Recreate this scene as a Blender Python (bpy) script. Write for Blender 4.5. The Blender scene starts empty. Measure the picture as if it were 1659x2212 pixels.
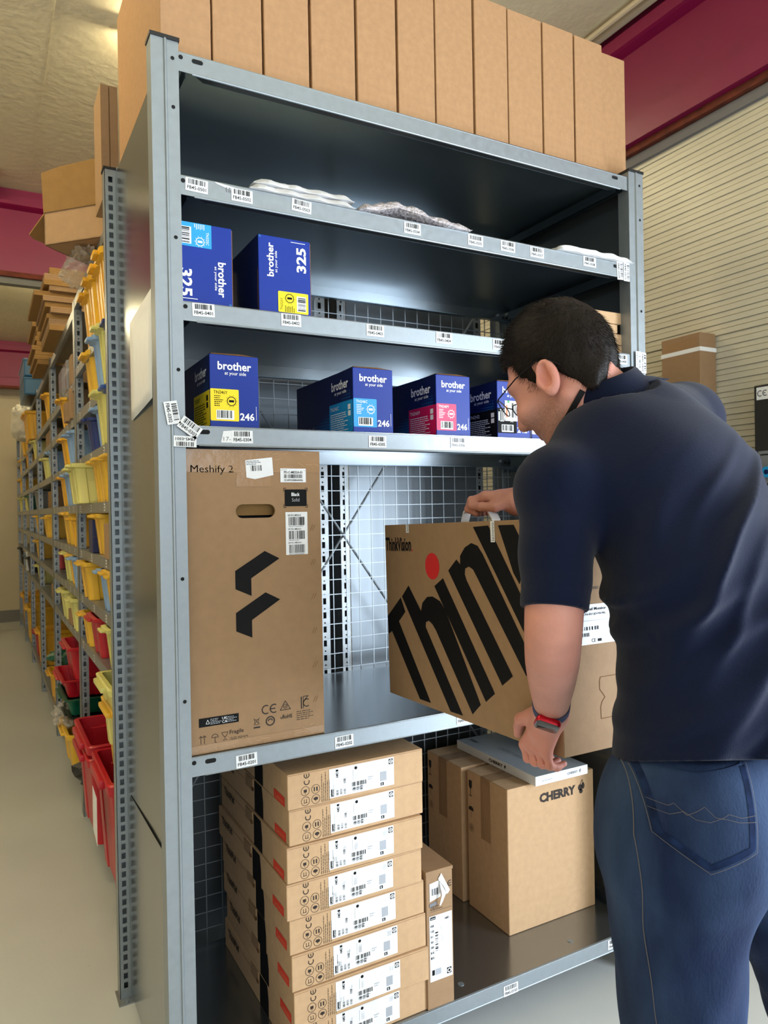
import bpy, bmesh, math, random
import numpy as np
from mathutils import Vector, Matrix

SC = bpy.context.scene
COL = SC.collection
PI = math.pi
random.seed(7)

# ------------------------------------------------------------------ camera
cam_data = bpy.data.cameras.new('camera')
cam = bpy.data.objects.new('camera', cam_data)
COL.objects.link(cam)
YAW, PITCH, ROLL = 0.5001, -0.0047, -0.0179
cam.location = (-0.334, -1.631, 1.467)
def cam_matrix():
    f = Vector((math.sin(YAW), math.cos(YAW), 0)); r = Vector((math.cos(YAW), -math.sin(YAW), 0)); u = Vector((0, 0, 1))
    f2 = f * math.cos(PITCH) + u * math.sin(PITCH); u2 = u * math.cos(PITCH) - f * math.sin(PITCH)
    r3 = r * math.cos(ROLL) + u2 * math.sin(ROLL); u3 = u2 * math.cos(ROLL) - r * math.sin(ROLL)
    return Matrix(((r3.x, u3.x, -f2.x), (r3.y, u3.y, -f2.y), (r3.z, u3.z, -f2.z)))
cam.rotation_euler = cam_matrix().to_euler()
cam_data.sensor_fit = 'VERTICAL'
cam_data.sensor_height = 36.0
cam_data.lens = 36.0 * 1583.0 / 2212.0
cam_data.clip_start = 0.05
cam_data.dof.use_dof = True
cam_data.dof.focus_distance = 1.55
cam_data.dof.aperture_fstop = 10.0
SC.camera = cam

# ------------------------------------------------------------------ view, world, daylight
SC.view_settings.view_transform = 'Standard'
SC.view_settings.look = 'None'
SC.view_settings.exposure = 0.9
SC.view_settings.gamma = 1.0
SC.view_settings.use_curve_mapping = False
SC.cycles.use_denoising = True
SC.cycles.max_bounces = 8
SC.cycles.diffuse_bounces = 4
SC.cycles.glossy_bounces = 4
SC.cycles.transparent_max_bounces = 8
SC.cycles.sample_clamp_indirect = 4.0

world = bpy.data.worlds.new('world')
SC.world = world
world.use_nodes = True
world.node_tree.nodes['Background'].inputs[0].default_value = (0.75, 0.87, 1.0, 1)
world.node_tree.nodes['Background'].inputs[1].default_value = 1.0

def area(name, loc, direction, sx, sy, power, color):
    l = bpy.data.lights.new(name, 'AREA'); l.shape = 'RECTANGLE'; l.size = sx; l.size_y = sy
    l.energy = power; l.color = color
    o = bpy.data.objects.new(name, l); COL.objects.link(o); o.location = loc
    o.rotation_euler = Vector(direction).to_track_quat('-Z', 'Y').to_euler()
    return o
# open loading door in the right wall (camera side) and the glazed front behind the camera
area('daylight_loading_door', (2.62, -2.55, 1.28), (-1, 0, 0), 2.35, 2.2, 150, (0.80, 0.90, 1.0))
area('daylight_front_glazing', (-0.1, -5.85, 1.9), (0, 1, 0), 3.6, 2.6, 36, (0.84, 0.92, 1.0))

# ------------------------------------------------------------------ colours and materials
def lin(c):
    c = c / 255.0
    return c / 12.92 if c <= 0.04045 else ((c + 0.055) / 1.055) ** 2.4
def rgb(r, g, b): return (lin(r), lin(g), lin(b), 1.0)
MATS = {}
def mat(name, col, rough=0.6, metal=0.0, spec=0.5, var=0.0, vscale=20.0, bump=0.0, bscale=60.0, stretch=None, col2=None, alpha=None, trans=None, sheen=0.0, rvar=0.0, thr=None):
    m = bpy.data.materials.new(name); m.use_nodes = True
    nt = m.node_tree; b = nt.nodes['Principled BSDF']
    b.inputs['Base Color'].default_value = col
    b.inputs['Roughness'].default_value = rough
    b.inputs['Metallic'].default_value = metal
    b.inputs['Specular IOR Level'].default_value = spec
    if sheen: b.inputs['Sheen Weight'].default_value = sheen; b.inputs['Sheen Roughness'].default_value = 0.5
    if trans: b.inputs['Transmission Weight'].default_value = trans; b.inputs['IOR'].default_value = 1.45
    if alpha is not None: b.inputs['Alpha'].default_value = alpha
    if var or bump or col2 or rvar:
        tc = nt.nodes.new('ShaderNodeTexCoord'); mp = nt.nodes.new('ShaderNodeMapping')
        nt.links.new(tc.outputs['Object'], mp.inputs[0])
        if stretch: mp.inputs['Scale'].default_value = stretch
    if var or col2 or rvar:
        n = nt.nodes.new('ShaderNodeTexNoise'); n.inputs['Scale'].default_value = vscale; n.inputs['Detail'].default_value = 5
        nt.links.new(mp.outputs[0], n.inputs['Vector'])
        if var or col2:
            r = nt.nodes.new('ShaderNodeValToRGB')
            lo, hi = thr or (0.3, 0.7)
            r.color_ramp.elements[0].position = lo; r.color_ramp.elements[1].position = hi
            c2 = col2 or tuple(min(1, x * (1 + var)) for x in col[:3]) + (1,)
            c1 = col if col2 else tuple(x * (1 - var) for x in col[:3]) + (1,)
            r.color_ramp.elements[0].color = c1; r.color_ramp.elements[1].color = c2
            nt.links.new(n.outputs['Fac'], r.inputs[0]); nt.links.new(r.outputs[0], b.inputs['Base Color'])
        if rvar:
            mr = nt.nodes.new('ShaderNodeMapRange'); mr.inputs[1].default_value = 0.3; mr.inputs[2].default_value = 0.7
            mr.inputs[3].default_value = rough - rvar; mr.inputs[4].default_value = rough + rvar
            nt.links.new(n.outputs['Fac'], mr.inputs[0]); nt.links.new(mr.outputs[0], b.inputs['Roughness'])
    if bump:
        n2 = nt.nodes.new('ShaderNodeTexNoise'); n2.inputs['Scale'].default_value = bscale; n2.inputs['Detail'].default_value = 4
        nt.links.new(mp.outputs[0], n2.inputs['Vector'])
        bp = nt.nodes.new('ShaderNodeBump'); bp.inputs['Strength'].default_value = bump; bp.inputs['Distance'].default_value = 0.01
        nt.links.new(n2.outputs['Fac'], bp.inputs['Height']); nt.links.new(bp.outputs[0], b.inputs['Normal'])
    MATS[name] = m
    return m
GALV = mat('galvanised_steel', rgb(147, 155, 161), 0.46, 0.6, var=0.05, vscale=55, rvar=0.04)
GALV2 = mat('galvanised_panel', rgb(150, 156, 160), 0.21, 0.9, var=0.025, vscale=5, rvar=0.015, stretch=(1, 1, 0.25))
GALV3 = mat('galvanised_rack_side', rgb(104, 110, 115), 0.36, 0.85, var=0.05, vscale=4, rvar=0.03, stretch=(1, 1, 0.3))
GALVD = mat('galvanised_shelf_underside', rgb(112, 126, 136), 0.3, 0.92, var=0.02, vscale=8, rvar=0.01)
STEELA = mat('aisle_rack_steel', rgb(150, 154, 156), 0.42, 0.7, var=0.1, vscale=30)
WIRE = mat('wire', rgb(140, 146, 150), 0.45, 0.8)
HOLE = mat('dark_hole', rgb(10, 11, 13), 0.9)
CAPB = mat('black_plastic', rgb(22, 22, 24), 0.5)
CARD = mat('cardboard', rgb(190, 153, 110), 0.85, spec=0.2, var=0.06, vscale=70, bump=0.05, bscale=180)
CARDM = mat('cardboard_brown', rgb(154, 124, 94), 0.8, spec=0.25, var=0.05, vscale=40, bump=0.05, bscale=120)
CARDT = mat('cardboard_top_darkened', rgb(170, 132, 96), 0.85, spec=0.2, var=0.07, vscale=60, bump=0.04, bscale=150)  # cardboard of the top row, colour darkened to offset strong light there
CARDL = mat('cardboard_light', rgb(194, 160, 124), 0.85, spec=0.2, var=0.05, vscale=50, bump=0.04, bscale=150)
CARDE = mat('cardboard_edge', rgb(120, 88, 58), 0.9, spec=0.1, var=0.15, vscale=200)
CARDD = mat('cardboard_inside', rgb(150, 116, 72), 0.9, spec=0.15, var=0.06, vscale=30)
TAPE = mat('packing_tape', rgb(160, 126, 92), 0.22, spec=0.6, var=0.04, vscale=20, bump=0.15, bscale=30)
BLUE = mat('toner_blue', rgb(2, 44, 142), 0.45, spec=0.35, var=0.04, vscale=10)
NAVYP = mat('toner_side_navy', rgb(10, 24, 78), 0.4, var=0.1, vscale=8)
BLACKP = mat('print_black', rgb(14, 14, 16), 0.7, spec=0.2)
INK = mat('print_brown_black', rgb(42, 32, 26), 0.7)
GREYP = mat('print_grey', rgb(120, 122, 128), 0.7)
FAINTP = mat('print_faint', rgb(168, 172, 180), 0.7)
WHITEP = mat('print_white', rgb(240, 242, 245), 0.5)
PAPER = mat('label_paper', rgb(232, 234, 238), 0.5, var=0.02, vscale=30)
YELP = mat('print_yellow', rgb(247, 219, 12), 0.45)
CYANP = mat('print_cyan', rgb(24, 150, 214), 0.45)
MAGP = mat('print_magenta', rgb(214, 22, 88), 0.45)
DOTP = mat('print_dot_teal', rgb(24, 96, 160), 0.45)
REDP = mat('print_red', rgb(206, 38, 40), 0.6)
REDL = mat('print_red_tab', rgb(226, 62, 44), 0.6)
ORANGEP = mat('print_orange', rgb(226, 130, 90), 0.6)
GREENP = mat('print_green', rgb(70, 160, 90), 0.6)
WHITEBOX = mat('white_carton', rgb(226, 229, 232), 0.42, var=0.02)
ENVW = mat('white_envelope', rgb(222, 222, 224), 0.45, bump=0.35, bscale=45)
BUBBLE = mat('bubble_film', rgb(200, 192, 196), 0.25, spec=0.8, var=0.25, vscale=120, bump=1.0, bscale=110, stretch=(1, 0.6, 1))
FILM = mat('clear_film', rgb(225, 220, 215), 0.15, spec=0.7, alpha=0.35, bump=0.6, bscale=35)
MAGW = mat('magenta_paint', rgb(128, 10, 66), 0.42, var=0.05, vscale=3, bump=0.05, bscale=15)
RUST = mat('rusty_primer', rgb(104, 44, 26), 0.8, var=0.3, vscale=25)
SEAL = mat('grey_foam_seal', rgb(120, 118, 122), 0.8)
RIBW = mat('ribbed_wall_white', rgb(212, 206, 186), 0.36, var=0.03, vscale=4)
PLASTER = mat('ceiling_plaster', rgb(220, 210, 182), 0.75, var=0.03, vscale=6, bump=0.5, bscale=22)
WALLP = mat('wall_paint', rgb(205, 192, 165), 0.8, var=0.03, vscale=3)
BASEB = mat('grey_base_paint', rgb(120, 120, 116), 0.7)
ANTH = mat('machine_black', rgb(34, 34, 36), 0.5)
DENIMT = mat('denim_stitch', rgb(150, 122, 84), 0.9)

# floor: painted concrete with specks and scuffs
FLOOR = mat('painted_concrete', rgb(200, 202, 200), 0.36, spec=0.4, var=0.05, vscale=1.6, rvar=0.06, bump=0.04, bscale=90)
nt = FLOOR.node_tree; bs = nt.nodes['Principled BSDF']
tc = nt.nodes.new('ShaderNodeTexCoord')
vo = nt.nodes.new('ShaderNodeTexNoise'); vo.inputs['Scale'].default_value = 60; vo.inputs['Detail'].default_value = 3; vo.inputs['Roughness'].default_value = 0.75
cr = nt.nodes.new('ShaderNodeValToRGB'); cr.color_ramp.elements[0].position = 0.24; cr.color_ramp.elements[1].position = 0.30
cr.color_ramp.elements[0].color = (0.35, 0.33, 0.3, 1); cr.color_ramp.elements[1].color = (1, 1, 1, 1)
mx = nt.nodes.new('ShaderNodeMix'); mx.data_type = 'RGBA'; mx.blend_type = 'MULTIPLY'; mx.inputs[0].default_value = 0.8
src = bs.inputs['Base Color'].links[0].from_socket
nt.links.new(tc.outputs['Object'], vo.inputs['Vector']); nt.links.new(vo.outputs['Fac'], cr.inputs[0])
nt.links.new(src, mx.inputs[6]); nt.links.new(cr.outputs[0], mx.inputs[7]); nt.links.new(mx.outputs[2], bs.inputs['Base Color'])

def plastic(name, c, rough=0.38):
    m = mat(name, c, rough, spec=0.5, var=0.06, vscale=9)
    m.node_tree.nodes['Principled BSDF'].inputs['Subsurface Weight'].default_value = 0.0
    return m
PLA = {
    'yellow': plastic('plastic_yellow', rgb(226, 178, 52)),
    'orange': plastic('plastic_orange_yellow', rgb(228, 170, 34)),
    'pale': plastic('plastic_pale_yellow', rgb(214, 208, 124)),
    'light blue': plastic('plastic_light_blue', rgb(134, 166, 206)),
    'blue': plastic('plastic_blue', rgb(52, 88, 160)),
    'dark blue': plastic('plastic_dark_blue', rgb(24, 44, 110)),
    'red': plastic('plastic_red', rgb(178, 18, 36)),
    'green': plastic('plastic_green', rgb(18, 92, 70)),
    'black': plastic('plastic_black', rgb(26, 26, 28)),
    'teal': plastic('plastic_teal_blue', rgb(40, 100, 140)),
    'grey': plastic('plastic_grey', rgb(120, 122, 124)),
}

# ------------------------------------------------------------------ mesh builder
class Fr:
    """a flat frame on a surface: origin, two in-plane unit axes, outward normal"""
    def __init__(s, o, u, v):
        s.o = Vector(o); s.u = Vector(u).normalized(); s.v = Vector(v).normalized(); s.n = s.u.cross(s.v).normalized()
    def p(s, a, b, off=0.0): return s.o + s.u * a + s.v * b + s.n * off
    def sub(s, a, b, ang=0.0):
        c, k = math.cos(ang), math.sin(ang)
        return Fr(s.p(a, b), s.u * c + s.v * k, s.v * c - s.u * k)
_TXT = {}
def text_shape(t, bold=0.0):
    key = (t, bold)
    if key in _TXT: return _TXT[key]
    cu = bpy.data.curves.new('txt', 'FONT'); cu.body = t; cu.size = 1.0; cu.resolution_u = 2; cu.offset = bold; cu.fill_mode = 'FRONT'
    ob = bpy.data.objects.new('txt', cu); COL.objects.link(ob)
    dg = bpy.context.evaluated_depsgraph_get(); dg.update()
    me = bpy.data.meshes.new_from_object(ob.evaluated_get(dg))
    vs = np.array([v.co[:2] for v in me.vertices]) if len(me.vertices) else np.zeros((1, 2))
    fs = [tuple(p.vertices) if p.normal.z > 0 else tuple(reversed(p.vertices)) for p in me.polygons]
    bpy.data.objects.remove(ob); bpy.data.curves.remove(cu); bpy.data.meshes.remove(me)
    lo, hi = vs.min(0), vs.max(0)
    vs = (vs - lo) / np.maximum(hi - lo, 1e-6)
    _TXT[key] = (vs, fs, (hi - lo))
    return _TXT[key]
class MB:
    def __init__(s): s.v = []; s.f = []; s.m = []; s.mats = []
    def mi(s, m):
        if m not in s.mats: s.mats.append(m)
        return s.mats.index(m)
    def add(s, vs, fs, m, M=None):
        b = len(s.v); k = s.mi(m)
        s.v += [tuple(M @ Vector(v)) if M else tuple(v) for v in vs]
        for f in fs: s.f.append(tuple(b + i for i in f)); s.m.append(k)
    def box(s, lo, hi, m, M=None, c=0.0):
        (x0, y0, z0), (x1, y1, z1) = lo, hi
        if c <= 0:
            vs = [(x0, y0, z0), (x1, y0, z0), (x1, y1, z0), (x0, y1, z0), (x0, y0, z1), (x1, y0, z1), (x1, y1, z1), (x0, y1, z1)]
            s.add(vs, [(0, 3, 2, 1), (4, 5, 6, 7), (0, 1, 5, 4), (1, 2, 6, 5), (2, 3, 7, 6), (3, 0, 4, 7)], m, M)
        else:
            bm = bmesh.new(); bmesh.ops.create_cube(bm, size=1.0)
            for v in bm.verts: v.co = Vector(((x0 + x1) / 2 + v.co.x * (x1 - x0), (y0 + y1) / 2 + v.co.y * (y1 - y0), (z0 + z1) / 2 + v.co.z * (z1 - z0)))
            bmesh.ops.bevel(bm, geom=bm.edges[:], offset=c, segments=2, affect='EDGES', profile=0.5)
            bm.verts.index_update()
            s.add([v.co.copy() for v in bm.verts], [tuple(v.index for v in f.verts) for f in bm.faces], m, M); bm.free()
    def prism(s, poly, fr, d0, d1, m):
        """extrude a 2D polygon lying in frame fr from offset d0 to d1"""
        n = len(poly)
        vs = [fr.p(a, b, d0) for a, b in poly] + [fr.p(a, b, d1) for a, b in poly]
        fs = [tuple(range(n - 1, -1, -1)), tuple(range(n, 2 * n))] + [(i, (i + 1) % n, n + (i + 1) % n, n + i) for i in range(n)]
        s.add(vs, fs, m)
    def strip(s, prof, a, b, m, closed=False):
        """sweep profile of 3D offsets from point a to point b"""
        a, b = Vector(a), Vector(b); n = len(prof)
        vs = [a + Vector(p) for p in prof] + [b + Vector(p) for p in prof]
        s.add(vs, [(i, (i + 1) % n, n + (i + 1) % n, n + i) for i in range(n if closed else n - 1)], m)
    def rod(s, p, q, r, m, n=8, r2=None, caps=True):
        p, q = Vector(p), Vector(q); r2 = r if r2 is None else r2
        d = (q - p).normalized(); a = d.orthogonal().normalized(); b = d.cross(a)
        vs = [p + (a * math.cos(2 * PI * i / n) + b * math.sin(2 * PI * i / n)) * r for i in range(n)] + [q + (a * math.cos(2 * PI * i / n) + b * math.sin(2 * PI * i / n)) * r2 for i in range(n)]
        fs = [(i, (i + 1) % n, n + (i + 1) % n, n + i) for i in range(n)]
        if caps: fs += [tuple(range(n - 1, -1, -1)), tuple(range(n, 2 * n))]
        s.add(vs, fs, m)
    def tube(s, pts, r, m, n=6):
        for a, b in zip(pts[:-1], pts[1:]): s.rod(a, b, r, m, n)
    def poly(s, fr, pts, m, off=0.0006):
        s.add([fr.p(a, b, off) for a, b in pts], [tuple(range(len(pts)))], m)
    def rect(s, fr, a0, b0, a1, b1, m, off=0.0006):
        s.poly(fr, [(a0, b0), (a1, b0), (a1, b1), (a0, b1)], m, off)
    def rrect(s, fr, a0, b0, a1, b1, r, m, off=0.0006, n=5):
        pts = []
        for cx, cy, t0 in ((a1 - r, b0 + r, -PI / 2), (a1 - r, b1 - r, 0), (a0 + r, b1 - r, PI / 2), (a0 + r, b0 + r, PI)):
            pts += [(cx + r * math.cos(t0 + PI / 2 * i / n), cy + r * math.sin(t0 + PI / 2 * i / n)) for i in range(n + 1)]
        s.poly(fr, pts, m, off)
    def disc(s, fr, a, b, r, m, off=0.0006, n=20, ry=None):
        s.poly(fr, [(a + r * math.cos(2 * PI * i / n), b + (ry or r) * math.sin(2 * PI * i / n)) for i in range(n)], m, off)
    def ring(s, fr, a, b, r, w, m, off=0.0006, n=24, t0=0.0, t1=2 * PI):
        vs = []; k = n if t1 - t0 > 6.28 else n + 1
        for i in range(k):
            t = t0 + (t1 - t0) * i / n
            vs += [fr.p(a + r * math.cos(t), b + r * math.sin(t), off), fr.p(a + (r - w) * math.cos(t), b + (r - w) * math.sin(t), off)]
        fs = [(2 * i, 2 * ((i + 1) % k), 2 * ((i + 1) % k) + 1, 2 * i + 1) for i in range(n)]
        s.add(vs, fs, m)
    def line(s, fr, pts, w, m, off=0.0006):
        for (a0, b0), (a1, b1) in zip(pts[:-1], pts[1:]):
            dx, dy = a1 - a0, b1 - b0; L = math.hypot(dx, dy) or 1; px, py = -dy / L * w / 2, dx / L * w / 2
            s.poly(fr, [(a0 + px, b0 + py), (a0 - px, b0 - py), (a1 - px, b1 - py), (a1 + px, b1 + py)], m, off)
    def text(s, fr, t, a, b, h, m, w=None, bold=0.0, off=0.0008, ang=0.0):
        """h = height of the drawn glyphs, w = total width (None keeps the aspect); (a, b) = lower left"""
        vs, fs, ext = text_shape(t, bold)
        if w is None: w = h * ext[0] / max(ext[1], 1e-6)
        g = fr.sub(a, b, ang) if ang else fr.sub(a, b)
        s.add([g.p(x * w, y * h, off) for x, y in vs], fs, m)
    def barcode(s, fr, a0, b0, a1, b1, m, seed=1, off=0.0008, n=34):
        rnd = random.Random(seed); x = a0; u = (a1 - a0) / n; k = 0
        while x < a1 - u * 0.5:
            w = u * rnd.choice((0.6, 0.6, 1.0, 1.5, 2.0))
            if k % 2 == 0: s.rect(fr, x, b0, min(a1, x + w), b1, m, off)
            x += w; k += 1
    def small_lines(s, fr, a0, b0, a1, b1, n, m, seed=1, off=0.0008, fill=0.42):
        rnd = random.Random(seed); dh = (b1 - b0) / n
        for i in range(n):
            x = a0; xe = a0 + (a1 - a0) * rnd.uniform(0.6, 1.0); g = min(dh * 0.45, (a1 - a0) * 0.05)
            while x < xe - 1e-6:
                w = min(xe - x, g * rnd.uniform(1.5, 5.0)); s.rect(fr, x, b1 - (i + 0.5 + fill / 2) * dh, x + w, b1 - (i + 0.5 - fill / 2) * dh, m, off); x += w + g * 0.8
    def build(s, name, parent=None, smooth=False, loc=None):
        me = bpy.data.meshes.new(name); me.from_pydata([tuple(v) for v in s.v], [], s.f)
        for m in s.mats: me.materials.append(m)
        me.polygons.foreach_set('material_index', s.m)
        if smooth:
            me.polygons.foreach_set('use_smooth', [True] * len(me.polygons)); me.set_sharp_from_angle(angle=math.radians(35))
        me.update()
        o = bpy.data.objects.new(name, me); COL.objects.link(o)
        if parent is not None: o.parent = parent
        if loc is not None: o.location = loc
        return o
def tag(o, label=None, cat=None, group=None, kind=None):
    if label: o['label'] = label
    if cat: o['category'] = cat
    if group: o['group'] = group
    if kind: o['kind'] = kind
    return o
def thing(name, label, cat, loc=(0, 0, 0), rz=0.0, group=None):
    o = bpy.data.objects.new(name, None); COL.objects.link(o); o.location = loc; o.rotation_euler = (0, 0, rz); o.empty_display_size = 0.05
    return tag(o, label, cat, group)
def dup(root, loc, rz, label, group=None):
    r = root.copy(); COL.objects.link(r); r.location = loc; r.rotation_euler = (0, 0, rz); r['label'] = label
    if group: r['group'] = group
    for ch in list(root.children):
        c = ch.copy(); COL.objects.link(c); c.parent = r
        for g in list(ch.children):
            d = g.copy(); COL.objects.link(d); d.parent = c
    return r
def front(x0, z0, y): return Fr((x0, y, z0), (1, 0, 0), (0, 0, 1))         # faces -Y
def leftside(y_rear, z0, x): return Fr((x, y_rear, z0), (0, -1, 0), (0, 0, 1))  # faces -X, runs from rear to front
def topside(x0, y0, z): return Fr((x0, y0, z), (1, 0, 0), (0, 1, 0))        # faces +Z

# ------------------------------------------------------------------ the room
def struct(mb, name, smooth=False): return tag(mb.build(name, smooth=smooth), kind='structure')
XL, XR, YB, YF, ZC = -3.2, 2.5, 9.7, -6.0, 3.8
m = MB(); m.box((XL - .2, YF - .2, -.12), (XR + 1.6, YB + .2, 0.0), FLOOR); struct(m, 'floor')
m = MB(); m.box((XL - .2, YF - .2, ZC), (XR + 1.6, YB + .2, ZC + .15), PLASTER)
m.box((-.606, 4.4, ZC - .003), (-.60, 9.2, ZC), PLASTER); m.box((-.006, -2, ZC - .003), (.0, 4.0, ZC), PLASTER)
struct(m, 'ceiling')
m = MB(); m.box((XL - .2, YB, 0), (XR + 1.6, YB + .2, ZC), WALLP); struct(m, 'wall_back')
m = MB(); m.box((XL, YB - .012, 0), (XR, YB, .16), BASEB); struct(m, 'baseboard_back')
m = MB(); m.box((XL - .2, YF, 0), (XL, YB, ZC), WALLP); struct(m, 'wall_left')
m = MB()
m.box((XL, YF - .2, 0), (-2.0, YF, ZC), WALLP); m.box((1.8, YF - .2, 0), (XR, YF, ZC), WALLP)
m.box((-2.0, YF - .2, 0), (1.8, YF, .55), WALLP); m.box((-2.0, YF - .2, 3.25), (1.8, YF, ZC), WALLP)
struct(m, 'wall_front')
# ribbed sandwich-panel wall on the right, with the open loading door towards the camera side
m = MB()
def rib_wall(y0, y1, z0, z1):
    pitch = 0.05; prof = []; z = z0
    seams = (1.10, 2.185)
    while z < z1 - 1e-4:
        prof += [(0.0, 0, z), (0.0, 0, z + .0205), (0.008, 0, z + .0212), (0.008, 0, z + .0235), (0.004, 0, z + .0245), (0.004, 0, z + .0440), (0.008, 0, z + .0447), (0.008, 0, z + .0470), (0.0, 0, z + .0477)]
        for sz in seams:
            if z <= sz < z + pitch: prof += [(0.0, 0, z + .0479), (0.02, 0, z + .0481), (0.02, 0, z + .0495), (0.0, 0, z + .0497)]
        z += pitch
    prof.append((0.0, 0, z1))
    m.strip(prof, (XR, y1, 0), (XR, y0, 0), RIBW)
    m.box((XR + .03, y0, z0), (XR + .14, y1, z1), RIBW)
rib_wall(-1.42, YB, 0.0, 3.15)
rib_wall(YF, -3.75, 0.0, 3.15)
m.box((XR + .0, -1.46, 0), (XR + .14, -1.42, 3.15), RIBW); m.box((XR, -3.79, 0), (XR + .14, -3.75, 3.15), RIBW)
m.box((XR + .03, -3.75, 2.45), (XR + .14, -1.42, 3.15), RIBW); m.box((XR + .0, YF, 3.15), (XR + .14, YB, ZC), WALLP)
struct(m, 'wall_right')
m = MB(); m.box((XR - .02, -1.42, 3.12), (XR, YB, 3.165), SEAL); m.box((XR - .045, YF, 3.168), (XR, YB, 3.2), RUST); struct(m, 'trim_1')
# steel roof beams
def i_beam(name, fr, L, m_):
    b = MB()
    prof = [(0.0, 3.2), (0.0, 3.307), (.045, 3.318), (.045, 3.655), (.0, 3.668), (-.015, 3.675), (-.015, 3.735), (.03, 3.745), (.03, ZC), (.12, ZC), (.12, 3.2)]
    n = len(prof); vs = []
    for t in (0, L):
        for d, z in prof: vs.append(fr.o + fr.u * t - fr.n * d + Vector((0, 0, z)))
    b.add(vs, [tuple(range(n - 1, -1, -1)), tuple(range(n, 2 * n))] + [(i, (i + 1) % n, n + (i + 1) % n, n + i) for i in range(n)], m_)
    return struct(b, name)
i_beam('trim_2', Fr((2.42, YB, 0), (0, -1, 0), (0, 0, 1)), YB - YF, MAGW)
i_beam('trim_3', Fr((XL, 4.2, 0), (1, 0, 0), (0, 0, 1)), 2.42 - XL, MAGW)
i_beam('trim_4', Fr((XL, 9.35, 0), (1, 0, 0), (0, 0, 1)), 2.42 - XL, MAGW)
m = MB(); m.box((XL, 4.2, 3.165), (2.4, 4.32, 3.2), RUST); m.box((XL, 4.23, 3.12), (2.4, 4.3, 3.165), BASEB); struct(m, 'trim_5')
m = MB(); m.box((XL, 9.35, 3.17), (2.4, 9.47, 3.2), RUST); struct(m, 'trim_6')
m = MB(); m.tube([(2.34, -6, 3.772), (2.34, 9.2, 3.772)], .014, WALLP, 8); m.box((2.37, -6, 3.76), (2.40, 9.2, ZC), WALLP); struct(m, 'trim_7', True)

# ceiling fluorescent lamps
def emis(name, c, s):
    m_ = bpy.data.materials.new(name); m_.use_nodes = True; b = m_.node_tree.nodes['Principled BSDF']
    b.inputs['Base Color'].default_value = (1, 1, 1, 1); b.inputs['Emission Color'].default_value = c + (1,); b.inputs['Emission Strength'].default_value = s
    return m_
TUBE = emis('tube_light', (1.0, 0.85, 0.52), 72.0)
TUBEN = emis('tube_light_near', (1.0, 0.85, 0.52), 150.0)
TUBEB = emis('tube_light_far', (1.0, 0.86, 0.52), 95.0)
def lamp(x, y, L, label, alongx=True, em=TUBE):
    t = thing('fluorescent_lamp', label, 'lamp', (x, y, ZC - .001), 0 if alongx else PI / 2, 'bare fluorescent lamps under the ceiling')
    b = MB(); b.box((-L / 2, -.03, -.055), (L / 2, .03, 0), WHITEP, c=.006)
    b.box((-L / 2, -.018, -.11), (-L / 2 + .02, .018, -.05), WHITEP); b.box((L / 2 - .02, -.018, -.11), (L / 2, .018, -.05), WHITEP)
    b.build('lamp_housing', t)
    b = MB(); b.rod((-L / 2 + .02, 0, -.085), (L / 2 - .02, 0, -.085), .013, em, 10); b.build('lamp_tube', t)
lamp(.93, 2.02, 1.3, 'bare fluorescent tube lamp on the ceiling above the cardboard boxes on the shelving top')
lamp(.62, 6.1, 1.3, 'lit fluorescent tube lamp on the ceiling past the first magenta beam', em=TUBEB)
m = MB(); m.box((-1.6, 3.90, 3.70), (-.20, 3.98, ZC), RIBW, c=.004); struct(m, 'trim_8')
lamp(-1.6, 7.4, 1.3, 'fluorescent lamp on the ceiling over the far end of the aisle', em=TUBEB)
lamp(-1.05, .95, 1.3, 'fluorescent lamp on the ceiling over the near part of the aisle', em=TUBEN)

# ------------------------------------------------------------------ perforated post (bent sheet with a row of slots in one flange)
def perforated_strip(b, o, u, n, w, H, mt, slot=(.012, .026), pitch=.0279, hh=.0175, th=.002, z0=.03):
    """ladder of sheet metal: flange lying in direction u from o, normal n, real slots"""
    o, u, n = Vector(o), Vector(u), Vector(n)
    def slab(a0, a1, zz0, zz1):
        vs = [o + u * a + n * d + Vector((0, 0, z)) for z in (zz0, zz1) for d in (0, -th) for a in (a0, a1)]
        b.add(vs, [(0, 1, 5, 4), (2, 6, 7, 3), (0, 4, 6, 2), (1, 3, 7, 5), (0, 2, 3, 1), (4, 5, 7, 6)], mt)
    slab(0, slot[0], 0, H); slab(slot[1], w, 0, H)
    z = 0
    k = z0
    while k + hh < H - .01:
        slab(slot[0], slot[1], z, k); z = k + hh; k += pitch
    slab(slot[0], slot[1], z, H)

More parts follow.
